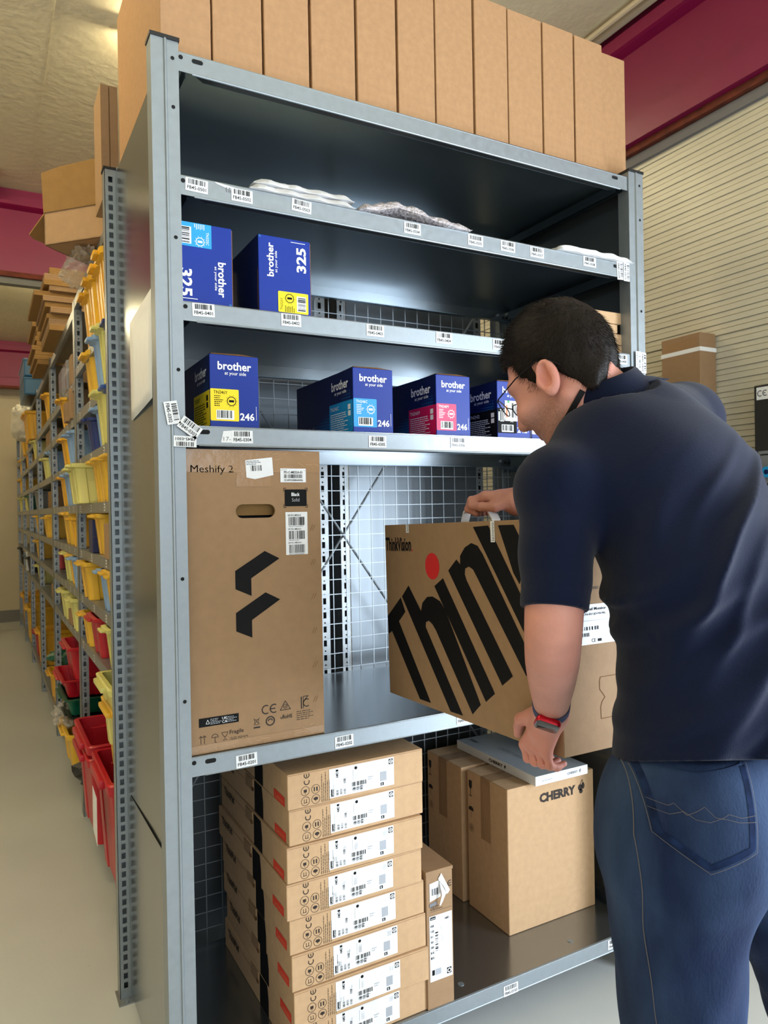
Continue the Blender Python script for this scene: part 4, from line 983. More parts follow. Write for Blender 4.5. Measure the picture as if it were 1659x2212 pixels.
def laptop_label(parent, f, hgt):
    b = MB(); x0, x1, z0, z1 = .108, .288, hgt * .10, hgt * .93; L = x1 - x0; H_ = z1 - z0
    b.rect(f, x0, z0, x1, z1, PAPER, .0008)
    g = f.sub(x0, z0)
    b.rect(g, .004, .003, .0115, H_ * .30, BLACKP, .0012); b.text(g, 'Lenovo', .0102, .005, .005, WHITEP, H_ * .24, ang=PI / 2, off=.0016, bold=.01)
    b.text(g, 'AMD', .024, H_ * .66, .0065, BLACKP, H_ * .20, ang=PI / 2, off=.0012, bold=.02); b.poly(g, [(.0175, H_ * .88), (.024, H_ * .88), (.024, H_ * .95), (.0175, H_ * .95)], BLACKP, .0012)
    b.small_lines(g.sub(.012, H_ * .35, PI / 2), 0, 0, H_ * .5, .003, 1, GREYP, 1)
    for q in range(3):
        for s in range(2): b.barcode(g.sub(.024 + q * .010, .004 + s * H_ * .10, PI / 2), 0, 0, H_ * .09, .006, BLACKP, q + s, off=.0012, n=16)
    b.small_lines(g.sub(.022, H_ * .25, PI / 2), 0, 0, H_ * .2, .012, 4, FAINTP, 2); b.barcode(g.sub(.044, H_ * .43, PI / 2), 0, 0, H_ * .16, .006, BLACKP, 9, off=.0012, n=16)
    b.small_lines(g.sub(.046, H_ * .60, PI / 2), 0, 0, H_ * .12, .009, 4, GREYP, 3)
    b.rect(g, .064, H_ * .45, .0645, H_ * .85, GREYP, .0012); b.small_lines(g.sub(.078, H_ * .48, PI / 2), 0, 0, H_ * .3, .009, 4, GREYP, 4); b.disc(g, .072, H_ * .88, .004, BLACKP, .0012, 10)
    b.rect(g, .058, .006, .108, H_ * .48, WHITEP, .0010); b.barcode(g, .060, H_ * .25, .100, H_ * .40, BLACKP, 21, off=.0014, n=34); b.small_lines(g, .060, .008, .095, H_ * .20, 3, GREYP, 22, off=.0014)
    for q in range(3): b.barcode(g.sub(.070 + q * .010, .006, PI / 2), 0, 0, H_ * .14, .007, BLACKP, q + 31, off=.0014, n=12)
    b.small_lines(g, .105, H_ * .35, .122, H_ * .50, 2, FAINTP, 24, off=.0014)
    b.rect(g, .141, H_ * .06, .150, H_ * .17, BLACKP, .0012); b.text(g, '8', .143, H_ * .075, H_ * .08, WHITEP, off=.0015); b.rect(g, .140, H_ * .22, .158, H_ * .55, FAINTP, .0012)
    b.rect(g, L - .015, H_ * .76, L - .003, H_ * .95, BLACKP, .0012); b.disc(g, L - .009, H_ * .855, .0052, WHITEP, .0015, 18); b.disc(g, L - .009, H_ * .855, .0034, BLACKP, .0018, 14); b.disc(g, L - .009, H_ * .855, .0020, WHITEP, .0020, 10)
    b.small_lines(g.sub(L - .018, H_ * .72, PI / 2), 0, 0, H_ * .2, .012, 5, GREYP, 6)
    return b.build('shipping_label', parent)
LW, LD, LH = .374, .555, .0852
def laptop(label, loc, rz, lying=True):
    t = thing('laptop_carton', label, 'laptop carton', loc, rz, 'laptop cartons stacked on the lowest shelf')
    b = MB(); b.box((0, 0, 0), (LW, LD, LH), CARDL, c=.002)
    f = front(0, 0, 0); laptop_print(b, f, LW, LH); b.rect(f, .002, LH - .0035, LW - .002, LH - .0028, CARDE, .0003)
    s = leftside(LD, 0, 0)
    b.text(s, 'ThinkPad', .035, LH * .52, LH * .26, INK, .098, bold=.03)
    b.poly(s, [(LD * .56, .001), (LD * .68, .001), (LD * .68, LH * .55), (LD * .665, LH - .002), (LD * .56, LH - .002)], BLACKP)
    b.rect(s, .004, LH * .72, LD * .5, LH * .735, CARDE, .0004)
    b.build('carton_body', t)
    b = MB(); b.rect(s, LD * .83, LH * .03, LD * .965, LH * .30, REDL, .0007); b.text(s, 'Lenovo', LD * .85, LH * .09, LH * .14, ORANGEP, LD * .10, bold=.01, off=.0011); b.build('red_tab', t)
    b = MB(); b.box((-.0025, LD * .455, LH * .60), (.001, LD * .56, LH - .003), CARDM); b.box((-.0032, LD * .455, LH * .60), (.001, LD * .475, LH * .72), CARDE); b.build('lid_tab', t)
    laptop_label(t, f, LH)
    return t
offs = [(.2935, .004, .010), (.2900, -.004, -.004), (.2875, 0, .004), (.2850, .004, 0), (.2770, -.002, .006), (.2800, 0, -.006), (.2885, .004, .010), (.2860, .003, -.006)]
NL = ['lowest', 'second lowest', 'third from below', 'fourth from below', 'fifth from below', 'third from the top', 'second from the top', 'topmost']
base = None
for q in range(8):
    x, y, a = offs[q]; loc = (x, y + .002, .1496 + q * (LH + .0011)); lab = f'flat brown laptop carton, {NL[q]} in the stack on the lowest shelf'
    base = laptop(lab, loc, a) if q == 0 else None or base
    if q: dup(base, loc, a, lab)
# one laptop carton standing on its narrow side
t = thing('laptop_carton', 'brown laptop carton standing upright with a torn sticker beside the laptop stack', 'laptop carton', (.664, .003, .1496), -.01)
w, d, h = .082, .40, .362
b = MB(); b.box((0, 0, 0), (w, d, h), CARDM, c=.002); f = front(0, 0, 0)
for k in (0, .0165): b.ring(f, .058 + k, .318, .008, .0022, INK, .0006, 16, PI * .32, PI * 1.68)
b.rect(f, .070, .3170, .078, .3190, INK); b.rect(f, .010, .255, .078, .2555, INK); b.small_lines(f, .012, .258, .05, .27, 3, INK, 3)
s = topside(0, 0, h); b.poly(s, [(.004, .10), (.03, .12), (.03, .17), (.004, .16)], REDL); b.build('carton_body', t)
b = MB(); b.box((-.001, -.0014, h - .007), (w + .001, d * .9, h + .0012), CARDM); b.build('lid', t)
g = f.sub(.077, .238, -PI / 2); laptop_label_parent = t
b = MB(); b.rect(f, .008, .072, .078, .244, PAPER, .0008); b.rect(f, .010, .234, .027, .242, BLACKP, .0012); b.text(f, 'Lenovo', .012, .236, .004, WHITEP, .013, off=.0016, bold=.01); b.text(f, 'AMD', .055, .226, .006, BLACKP, .014, bold=.02, off=.0012)
for q in range(7): b.barcode(f, .011, .215 - .014 * q, .021, .221 - .014 * q, BLACKP, q, off=.0012, n=12)
b.rect(f, .022, .10, .036, .236, WHITEP, .0010); b.barcode(f.sub(.034, .150, PI / 2), 0, 0, .05, .009, BLACKP, 3, off=.0014, n=26); b.small_lines(f, .044, .17, .062, .19, 4, GREYP, 2); b.small_lines(f, .04, .20, .055, .212, 2, BLACKP, 7)
b.rect(f, .060, .080, .074, .096, BLACKP, .0012); b.disc(f, .067, .088, .006, WHITEP, .0015, 16); b.disc(f, .067, .088, .0035, BLACKP, .0018, 12); b.rect(f, .014, .088, .022, .102, BLACKP, .0012); b.rect(f, .024, .087, .042, .103, FAINTP, .0012); b.build('shipping_label', t)
b = MB(); b.poly(f, [(.010, .283), (.044, .290), (.046, .335), (.010, .330)], PAPER, .0010); b.barcode(f, .017, .298, .036, .316, BLACKP, 5, off=.0014, n=20); b.small_lines(f, .012, .319, .040, .328, 2, GREYP, 4); b.poly(f, [(.009, .268), (.032, .272), (.032, .281), (.009, .277)], GREYP, .0012)
cur = [(.040, .335, .002), (.056, .315, .004), (.064, .300, .010), (.050, .300, .016), (.044, .282, .012), (.040, .268, .006), (.036, .272, .008), (.040, .300, .014)]
b.add([f.p(a, c, o_) for a, c, o_ in cur], [(0, 7, 3, 2, 1), (7, 6, 5, 4, 3)], PAPER); b.add([f.p(.036, .338, .002), f.p(.046, .352, .003), f.p(.068, .305, .009), f.p(.058, .298, .012), f.p(.050, .318, .008)], [(0, 4, 3, 2, 1)], PAPER); b.build('torn_sticker', t)

# ------------------------------------------------------------------ keyboard cartons
def cherry_mark(b, f, a, c, s, m_):
    b.disc(f, a, c + .0, s * .30, m_, n=14, ry=s * .34); b.disc(f, a + s * .42, c + s * .12, s * .22, m_, n=12, ry=s * .36); b.disc(f, a + s * .12, c - s * .42, s * .26, m_, n=12, ry=s * .26)
    b.line(f, [(a, c + s * .3), (a + s * .3, c + s * .8), (a + s * .42, c + s * .4)], s * .07, m_)
def keyboard_carton(label, loc, logo):
    t = thing('keyboard_carton', label, 'carton', loc, 0, 'large keyboard cartons on the lowest shelf')
    w, d, h = .356, .212, .449
    b = MB(); b.box((0, 0, 0), (w, d, h), CARDL, c=.003); f = front(0, 0, 0); s = leftside(d, 0, 0)
    if logo:
        b.text(f, 'CHERRY', .127, h - .067, .030, INK, .150, bold=.05); cherry_mark(b, f, .297, h - .050, .030, INK)
    b.line(s, [(.019, h - .05), (.019, h - .078)], .003, INK); b.poly(s, [(.010, h - .03), (.028, h - .03), (.027, h - .052), (.019, h - .06), (.011, h - .052)], INK); b.rect(s, .011, h - .082, .027, h - .079, INK)
    b.disc(s, .021, h - .125, .014, INK, n=14, ry=.010); b.rect(s, .0203, h - .152, .0217, h - .125, INK); b.poly(s, [(.006, h - .134), (.036, h - .134), (.036, h - .129), (.006, h - .129)], CARDL, .0009)
    for q in range(6): b.ring(s, .022 + .008 * math.cos(q * PI / 3), h - .185 + .008 * math.sin(q * PI / 3), .006, .0009, INK, n=12)
    b.build('carton_body', t)
    b = MB(); b.rect(s, .075, h - .20, .125, h - .001, TAPE, .0008); tp = topside(0, 0, h); b.rect(tp, .001, .08, w - .001, .135, TAPE, .0008); tape_wrinkles(b, s, .076, h - .19, .124, h - .01, 6, 8, CARDM)
    for q in range(4): b.line(s, [(.09 + .008 * q, h - .02), (.10 + .01 * q, h - .21 - .01 * q)], .0012, CARDL, .0012)
    b.build('tape', t)
    b = MB(); b.rect(topside(0, 0, h), .002, .1062, w - .002, .1078, CARDE, .0004); b.build('flap_seam', t)
    return t
keyboard_carton('large brown keyboard carton with black lettering and cherries mark under the white box', (1.056, .160, .1496), True)
keyboard_carton('large brown carton behind the one with the cherries mark', (1.046, .392, .1496), False)
t = thing('keyboard_box', 'slim white and grey keyboard box lying on the large brown keyboard carton', 'box', (1.146, .133, .6002))
w, d, h = .216, .428, .0295
GREYBOX = mat('grey_box_top', rgb(158, 164, 170), .4)
b = MB(); b.box((0, 0, 0), (w, d, h), WHITEBOX, c=.001); tp = topside(0, 0, h); b.rect(tp, .0015, .0015, w - .0015, d - .0015, GREYBOX, .0003)
f = front(0, 0, 0); s = leftside(d, 0, 0)
b.text(f, 'CHERRY', .128, .012, .008, GREYP, .045, bold=.03); cherry_mark(b, f, .181, .017, .009, GREYP); b.small_lines(f, .025, .009, .085, .016, 1, FAINTP, 3)
b.text(s, 'CHERRY', .19, .010, .0105, INK, .075, bold=.04); cherry_mark(b, s, .275, .016, .010, INK)
g = topside(0, 0, h).sub(.175, .055, PI * .5)
g = Fr((w * .40, d * .06, h), (0, 1, 0), (-1, 0, 0))
b.text(Fr((.085, .30, h), (0, -1, 0), (1, 0, 0)), 'CHERRY 6864-4400', .02, -.02, .020, GREYP, .17, off=.0008)
b.text(Fr((.05, .42, h), (0, -1, 0), (1, 0, 0)), 'CHERRY', .01, -.012, .012, INK, .05, bold=.03, off=.0008)
b.build('box_body', t)
b = MB(); g2 = topside(.072, .082, h); b.poly(g2, [(.01, -.02), (.05, -.03), (.062, .0), (.05, .04), (.02, .05), (.0, .02)], PAPER, .0012); b.barcode(g2, .024, -.016, .048, .006, BLACKP, 4, off=.0016, n=18); b.build('round_sticker', t)

# ------------------------------------------------------------------ the monitor carton the man is lifting
MA, MD, MN = Vector((.62832, .11516, .9656)), Vector((math.cos(-1.579) * math.cos(.031), math.sin(-1.579) * math.cos(.031), math.sin(.031))), Vector((-math.sin(-1.579), math.cos(-1.579), 0))
MU = MD.cross(MN)
ML, MH, MW = .69, .456, .21
t = thing('monitor_carton', 'large brown monitor carton with huge black slanted lettering and a red dot', 'carton', tuple(MA))
Mx = Matrix((MD, MN, MU)).transposed().to_4x4()
t.rotation_euler = Mx.to_euler()
# local axes: x along the long face, y into the carton, z up
b = MB(); b.box((0, 0, 0), (ML, MW, MH), CARDM, c=.0025); f = front(0, 0, 0)
b.poly(f, [(.004, .209), (.025, .170), (.161, .013), (.214, .013), (.065, .2), (.101, .228), (.079, .264)], BLACKP)
b.poly(f, [(.004, .209), (.005, .160), (.025, .170)], BLACKP)
b.poly(f, [(.086, .267), (.301, .010), (.353, .011), (.201, .199), (.181, .237), (.122, .298)], BLACKP)
b.poly(f, [(.181, .237), (.201, .199), (.203, .211), (.217, .216), (.212, .274), (.189, .258)], BLACKP)
b.poly(f, [(.217, .216), (.233, .209), (.271, .268), (.238, .277), (.212, .274)], BLACKP)
b.poly(f, [(.233, .209), (.249, .195), (.392, .022), (.425, .05), (.294, .248), (.271, .268)], BLACKP)
b.poly(f, [(.248, .303), (.445, .060), (.479, .084), (.288, .324)], BLACKP)
b.poly(f, [(.312, .343), (.506, .106), (.543, .132), (.387, .323), (.363, .359), (.348, .370)], BLACKP)
b.poly(f, [(.363, .359), (.387, .323), (.380, .337), (.383, .350), (.398, .355), (.384, .398), (.364, .379)], BLACKP)
b.poly(f, [(.398, .355), (.413, .349), (.434, .402), (.410, .408), (.384, .398)], BLACKP)
b.poly(f, [(.413, .349), (.427, .333), (.587, .139), (.617, .162), (.452, .384), (.434, .402)], BLACKP)
b.poly(f, [(.419, .444), (.664, .123), (.688, .152), (.476, .446)], BLACKP)
b.poly(f, [(.511, .446), (.557, .347), (.576, .324), (.607, .385), (.564, .446)], BLACKP)
b.disc(f, .241, .351, .0325, REDP, n=36)
b.text(f, 'ThinkVision', .006, .386, .036, BLACKP, .136, bold=.03); b.disc(f, .148, .389, .0028, REDP)
e = Fr((ML, 0, 0), (0, 1, 0), (0, 0, 1))
die = [(.145, .142), (.100, .142), (.097, .135), (.097, .118), (.104, .110), (.110, .102), (.102, .094), (.098, .085), (.098, .061), (.145, .061)]
b.line(e, die, .0014, CARDE)
b.rect(topside(0, 0, MH), .002, MW / 2 - .0008, ML - .002, MW / 2 + .0008, CARDE, .0005)
b.build('carton_body', t)
b = MB(); b.rect(e, .030, .208, .175, .286, PAPER, .0010); b.text(e, '27 Flat Panel Monitor', .036, .274, .006, BLACKP, .085, bold=.015, off=.0014); b.text(e, '61B9GAT6-EU (D19270)', .036, .264, .005, BLACKP, .082, bold=.015, off=.0014); b.rect(e, .032, .254, .172, .2545, GREYP, .0014)
for q, (z0, x1_) in enumerate(((.236, .10), (.224, .075), (.211, .055))): b.barcode(e, .036, z0, x1_, z0 + .007, BLACKP, q + 2, off=.0014, n=30)
b.small_lines(e, .036, .245, .12, .249, 1, BLACKP, 6); b.text(e, 'CE', .080, .212, .007, BLACKP, .011, off=.0014); b.rect(e, .096, .2125, .106, .218, BLACKP, .0014); b.small_lines(e, .13, .212, .17, .236, 5, GREYP, 4); b.text(e, 'CABBD', .075, .315, .005, INK, .03); b.build('shipping_label', t)
b = MB()
for x0, z0, hh in ((.484, .410, .046), (.119, .434, .022)):
    b.rect(f, x0, z0, x0 + .015, MH - .0005, PAPER, .0010); b.rect(topside(0, 0, MH), x0, .0005, x0 + .015, .09, PAPER, .0010); b.text(f, 'lenovo', x0 + .013, z0 + .003, .010, GREYP, hh * .85, ang=PI / 2, off=.0014)
b.build('seal_tape', t)
HANDLE_PTS = [(.235, MW / 2, MH + .001), (.245, MW / 2, MH + .022), (.265, MW / 2, MH + .036), (.31, MW / 2, MH + .037), (.345, MW / 2, MH + .026), (.365, MW / 2, MH + .001)]
b = MB()
for p, q in zip(HANDLE_PTS[:-1], HANDLE_PTS[1:]):
    (x0, y_, z0), (x1_, _, z1) = p, q
    vs = [(x0, y_ - .012, z0), (x0, y_ + .012, z0), (x0, y_ + .012, z0 + .004), (x0, y_ - .012, z0 + .004), (x1_, y_ - .012, z1), (x1_, y_ + .012, z1), (x1_, y_ + .012, z1 + .004), (x1_, y_ - .012, z1 + .004)]
    b.add(vs, [(0, 1, 5, 4), (3, 7, 6, 2), (0, 4, 7, 3), (1, 2, 6, 5), (0, 3, 2, 1), (4, 5, 6, 7)], WHITEP)
b.build('carry_handle', t)

# ------------------------------------------------------------------ the man: signed distance modelling
def nrm(v): v = np.asarray(v, float); return v / np.linalg.norm(v)
def d_cone(P, a, b, ra, rb):
    a = np.asarray(a, float); b = np.asarray(b, float); ba = b - a; L2 = ba @ ba
    t = np.clip(((P - a) @ ba) / L2, 0, 1)
    return np.linalg.norm(P - a - t[:, None] * ba, axis=1) - (ra + (rb - ra) * t)
def d_ell(P, c, r, ax=None):
    q = P - np.asarray(c, float)
    if ax is not None: q = q @ np.asarray(ax).T
    r = np.asarray(r, float); k0 = np.linalg.norm(q / r, axis=1); k1 = np.linalg.norm(q / (r * r), axis=1)
    return k0 * (k0 - 1) / np.maximum(k1, 1e-9)
def smin(a, b, k):
    h = np.clip(.5 + .5 * (b - a) / k, 0, 1); return b + (a - b) * h - k * h * (1 - h)
def smax(a, b, k): return -smin(-a, -b, k)
def sstep(x, a, b): t = np.clip((x - a) / (b - a), 0, 1); return t * t * (3 - 2 * t)
def sdf_mesh(fn, lo, hi, h):
    """blockwise evaluation and surface nets"""
    lo = np.array(lo, float); n = np.ceil((np.array(hi) - lo) / h).astype(int) + 1
    B = 8; nb = -(-n // B); n = nb * B
    V = np.empty(n, np.float32)
    ii = np.stack(np.meshgrid(*[np.arange(k) for k in nb], indexing='ij'), -1).reshape(-1, 3)
    cen = lo + (ii * B + (B - 1) / 2) * h
    dc = fn(cen); rad = h * B * .87 * 1.35 + .012
    off = np.stack(np.meshgrid(*[np.arange(B)] * 3, indexing='ij'), -1).reshape(-1, 3)
    act = np.abs(dc) < rad
    for b_, d_ in zip(ii[~act], dc[~act]): V[b_[0] * B:b_[0] * B + B, b_[1] * B:b_[1] * B + B, b_[2] * B:b_[2] * B + B] = d_
    ia = ii[act]
    for s in range(0, len(ia), 400):
        ch = ia[s:s + 400]; pts = lo + (ch[:, None, :] * B + off[None]) * h
        val = fn(pts.reshape(-1, 3)).reshape(len(ch), B, B, B)
        for b_, v_ in zip(ch, val): V[b_[0] * B:b_[0] * B + B, b_[1] * B:b_[1] * B + B, b_[2] * B:b_[2] * B + B] = v_
    S = V < 0
    c = np.zeros(n - 1, np.int8)
    for dx in (0, 1):
        for dy in (0, 1):
            for dz in (0, 1): c += S[dx:n[0] - 1 + dx, dy:n[1] - 1 + dy, dz:n[2] - 1 + dz]
    cells = np.argwhere((c > 0) & (c < 8))
    idx = -np.ones(n - 1, np.int64); idx[tuple(cells.T)] = np.arange(len(cells))
    acc = np.zeros((len(cells), 3)); cnt = np.zeros(len(cells))
    cor = [(x, y, z) for x in (0, 1) for y in (0, 1) for z in (0, 1)]
    for i, p in enumerate(cor):
        for q in cor[i + 1:]:
            if sum(abs(a - b) for a, b in zip(p, q)) != 1: continue
            vp = V[tuple((cells + p).T)]; vq = V[tuple((cells + q).T)]; m_ = (vp < 0) != (vq < 0)
            t = np.where(m_, vp / np.where(m_, vp - vq, 1), 0)[:, None]
            acc += np.where(m_[:, None], np.array(p) + t * (np.array(q) - np.array(p)), 0); cnt += m_
    verts = lo + (cells + acc / cnt[:, None]) * h
    faces = []
    for ax in range(3):
        u, v = (ax + 1) % 3, (ax + 2) % 3
        sl0 = [slice(0, n[k] - 1) for k in range(3)]; sl1 = list(sl0); sl1[ax] = slice(1, n[ax])
        A, Bs = S[tuple(sl0)], S[tuple(sl1)]
        e = np.argwhere(A != Bs); e = e[(e[:, u] > 0) & (e[:, v] > 0)]
        inside = A[tuple(e.T)]
        def at_(du, dv): q = e.copy(); q[:, u] -= du; q[:, v] -= dv; return idx[tuple(q.T)]
        quad = np.stack([at_(0, 0), at_(1, 0), at_(1, 1), at_(0, 1)], 1)
        quad[~inside] = quad[~inside][:, ::-1]
        faces.append(quad[(quad >= 0).all(1)])
    return verts, np.concatenate(faces)
BASE = np.array([.47, 1.14, 0.0])
CR = np.array([math.cos(YAW), -math.sin(YAW)]); CF = np.array([math.sin(YAW), math.cos(YAW)])
CXY = np.array([-0.334, -1.631])
def w2l(p): q = np.array(p[:2]) - CXY; return np.array([q @ CR, q @ CF, p[2]])
def l2w(q): xy = CXY + CR * q[0] + CF * q[1]; return (xy[0], xy[1], q[2])
MAN = thing('person', 'man in a navy polo shirt and blue jeans bending to lift a brown monitor carton', 'person', l2w(BASE), -YAW)
def arr_mesh(name, verts, faces, mats, parent, midx=None):
    me = bpy.data.meshes.new(name); me.from_pydata((verts - BASE).tolist(), [], faces.tolist())
    for m_ in (mats if isinstance(mats, list) else [mats]): me.materials.append(m_)
    if midx is not None: me.polygons.foreach_set('material_index', midx.astype(np.int32))
    me.polygons.foreach_set('use_smooth', [True] * len(me.polygons)); me.update()
    o = bpy.data.objects.new(name, me); COL.objects.link(o); o.parent = parent; return o
class LB(MB):
    def build(s, name, parent, smooth=True):
        s.v = [tuple(np.array(v) - BASE) for v in s.v]; return MB.build(s, name, parent, smooth)

SKIN = mat('skin', rgb(196, 138, 124), .5, spec=.4, var=.07, vscale=18, bump=.12, bscale=160)
SKIN.node_tree.nodes['Principled BSDF'].inputs['Subsurface Weight'].default_value = .12
SKIN.node_tree.nodes['Principled BSDF'].inputs['Subsurface Radius'].default_value = (.012, .005, .003)
HAIR = mat('dark_brown_hair', rgb(22, 15, 12), .55, spec=.2, var=.25, vscale=70)
POLO = mat('navy_polo', rgb(8, 17, 42), .9, spec=.12, var=.07, vscale=250, bump=.15, bscale=500, sheen=.10)
DENIM = mat('blue_denim', rgb(18, 31, 60), .85, spec=.15, col2=rgb(54, 74, 106), vscale=7, bump=.15, bscale=300, thr=(.40, .80), stretch=(1, 1, .45))
DENIMP = mat('blue_denim_dark', rgb(20, 33, 62), .9, spec=.1, var=.5, vscale=60)
STITCH = mat('tan_stitch', rgb(96, 90, 88), .9)

# head frame
PH, PI_ = math.radians(40), math.radians(32)
HF = np.array([-math.cos(PH) * math.cos(PI_), math.sin(PH) * math.cos(PI_), -math.sin(PI_)])
HU = np.array([-math.cos(PH) * math.sin(PI_), math.sin(PH) * math.sin(PI_), math.cos(PI_)])
HL = np.cross(HU, HF)
HC = np.array([.334, 1.381, 1.722])
HAX = np.stack([HF, HL, HU])
def hp(x, y, z): return HC + HF * x + HL * y + HU * z
# torso frame
TF = nrm([-.64, .77, 0]); TL = nrm([-.77, -.64, 0]); TAX = np.stack([TF, TL, [0, 0, 1]])
NECK = np.array([.422, 1.365, 1.645])
SHL, ELL, WRL = np.array([.294, 1.225, 1.494]), np.array([.264, 1.160, 1.262]), np.array([.304, 1.362, 1.082])
SHR, ELR, WRR = np.array([.615, 1.495, 1.635]), np.array([.56, 1.72, 1.475]), np.array([.318, 1.745, 1.478])
# left hand at the lower carton corner
Bc = w2l(tuple(MA + MD * ML)); EDGE = w2l(tuple(MA + MD * ML - MD)) - Bc; OUT = np.array([-CR[0], -CF[0], 0.0]); OUT = nrm(OUT)
def hb(s, o, z): return Bc + EDGE * s + OUT * o + np.array([0, 0, z])
FING_L = []
for s, rr, ln in ((.084, .0088, 1.0), (.062, .0092, 1.08), (.040, .0088, 1.0), (.019, .0078, .84)):
    k = hb(s, .026, .016 - .004 * abs(s - .05) / .03); m1 = hb(s - .002, .021, -.012 * ln - .004); m2 = hb(s - .003, .004, -.017 - .004 * ln); tip = hb(s - .004, -.016 * ln, -.0155)
    FING_L.append((k, m1, m2, tip, rr))
TH_L = (hb(.032, .036, .085), hb(.085, .034, .062), hb(.112, .018, .040), hb(.126, .0105, .020))
# right hand around the carry handle
Hd = w2l(tuple(MA + MD * .292 + MN * (MW / 2) + MU * (MH + .037)))
HX = w2l(tuple(MA + MD * 1.292 + MN * (MW / 2) + MU * (MH + .037))) - Hd       # along the handle, towards the camera
KD = nrm(Hd - WRR + np.array([0, 0, .012]))
SIDE = nrm(np.cross(KD, [0, 0, 1]))
if SIDE[1] > 0: SIDE = -SIDE                                                   # towards the camera
FING_R = []
for s, rr, ln in ((.030, .0090, 1.0), (.010, .0094, 1.08), (-.010, .0090, 1.02), (-.029, .0080, .86)):
    base = WRR + KD * .070 + SIDE * s
    k = base + np.array([0, 0, .014]); m1 = base + KD * .036 * ln + np.array([0, 0, .004]); m2 = base + KD * .046 * ln + np.array([0, 0, -.018]); tip = base + KD * .024 * ln + np.array([0, 0, -.029])
    FING_R.append((k, m1, m2, tip, rr))
TH_R = (WRR + KD * .012 + SIDE * .026, WRR + KD * .040 + SIDE * .044 + np.array([0, 0, -.012]), WRR + KD * .074 + SIDE * .046 + np.array([0, 0, -.012]), WRR + KD * .102 + SIDE * .040 + np.array([0, 0, -.010]))
def d_hand(P, wrist, fings, thumb, back):
    d = np.full(len(P), 9.0)
    kn = [f[0] for f in fings]
    # palm: metacarpals from the wrist to every knuckle
    for (k, m1, m2, tip, rr), s in zip(fings, (-.6, -.2, .2, .6)):
        a = wrist + (np.mean(kn, 0) - wrist) * .06 + (k - np.mean(kn, 0)) * .45
        d = smin(d, d_cone(P, a, k, .0155, rr + .0028), .016)
    d = smin(d, d_cone(P, wrist, wrist + (np.mean(kn, 0) - wrist) * .5, .025, .020), .02)
    df = np.full(len(P), 9.0)
    for k, m1, m2, tip, rr in fings:
        g = smin(smin(d_cone(P, k, m1, rr + .0012, rr), d_cone(P, m1, m2, rr + .0003, rr - .0006), .004), d_cone(P, m2, tip, rr - .0006, rr - .0018), .004)
        g = smin(g, np.linalg.norm(P - m1, axis=1) - rr - .0006, .003)
        df = np.minimum(df, g)
    t = smin(smin(d_cone(P, thumb[0], thumb[1], .0165, .0125), d_cone(P, thumb[1], thumb[2], .0118, .0105), .006), d_cone(P, thumb[2], thumb[3], .0106, .0082), .005)
    d = smin(d, df, .007); return smin(d, t, .011)
def d_head(P):
    q = (P - HC) @ HAX.T
    x, y, z = q[:, 0], q[:, 1], q[:, 2]; ya = np.abs(y); Q = np.stack([x, ya, z], 1)
    d = d_ell(q, (-.010, 0, .018), (.101, .078, .096))
    d = smin(d, d_ell(q, (.040, 0, -.040), (.060, .062, .085)), .03)
    d = smin(d, d_ell(q, (.032, 0, -.098), (.052, .052, .042)), .03)
    d = smin(d, np.linalg.norm(q - np.array([.066, 0, -.124]), axis=1) - .018, .03)
    d = smin(d, d_cone(Q, (-.005, .058, -.075), (.060, .030, -.118), .018, .016), .03)      # jaw line
    d = smin(d, d_ell(Q, (.078, .040, -.048), (.022, .024, .024)), .025)                      # cheek
    d = smin(d, d_ell(Q, (.075, .030, .014), (.015, .030, .010)), .02)                       # brow
    d = smax(d, -d_ell(Q, (.106, .033, -.012), (.017, .019, .013)), .012)                     # socket
    d = smin(d, d_ell(Q, (.079, .032, -.012), (.0125, .0125, .0125)), .004)                   # eyelid over the eye
    d = smin(d, d_cone(q, (.094, 0, .000), (.116, 0, -.044), .008, .0125), .014)              # nose
    d = smin(d, d_ell(Q, (.106, .011, -.050), (.011, .008, .008)), .006)
    d = smin(d, d_ell(q, (.090, 0, -.078), (.011, .022, .0055)), .008); d = smin(d, d_ell(q, (.089, 0, -.089), (.011, .019, .006)), .008)
    d = smax(d, -d_ell(q, (.103, 0, -.0835), (.008, .024, .0016)), .003)
    # ears, tilted back, with a rim and a hollow
    c, s = math.cos(.22), math.sin(.22); ex = (x + .004) * c + (z + .034) * s; ez = -(x + .004) * s + (z + .034) * c; ey = ya - .083 + .30 * (ex + .02) * -1 * .6
    E = np.stack([ex, ey, ez], 1)
    ear = d_ell(E, (0, 0, 0), (.0200, .0105, .0345)); ear = smax(ear, -d_ell(E, (.003, .0075, .004), (.0130, .0125, .0245)), .002)
    ear = smin(ear, d_ell(E, (.002, .002, -.028), (.008, .0065, .009)), .006); ear = smin(ear, d_ell(E, (.0165, -.001, -.006), (.006, .007, .010)), .005)
    ear = smin(ear, d_cone(E, (-.006, .002, .018), (-.010, .002, -.014), .0035, .0035), .004)
    d = smin(d, ear, .006)
    return d
def d_neck(P):
    d = d_cone(P, hp(-.030, 0, -.060), NECK, .057, .064)
    d = smin(d, d_cone(P, hp(.0, 0, -.085), NECK + TF * .03, .045, .056), .03)
    return d
def limb(s, e, w, bend=.28, n=26):
    """limb axis with a rounded bend at the joint, radii looked up along it"""
    a, b = s + (e - s) * (1 - bend), e + (w - e) * bend; P = []
    for i in range(n + 1):
        t = i / n
        if t < .4: P.append(s + (a - s) * (t / .4))
        elif t < .6: u = (t - .4) / .2; P.append((1 - u) ** 2 * a + 2 * u * (1 - u) * e + u * u * b)
        else: P.append(b + (w - b) * ((t - .6) / .4))
    return np.array(P)
R_T = np.array([0, .18, .35, .5, .62, .75, .88, 1.0])
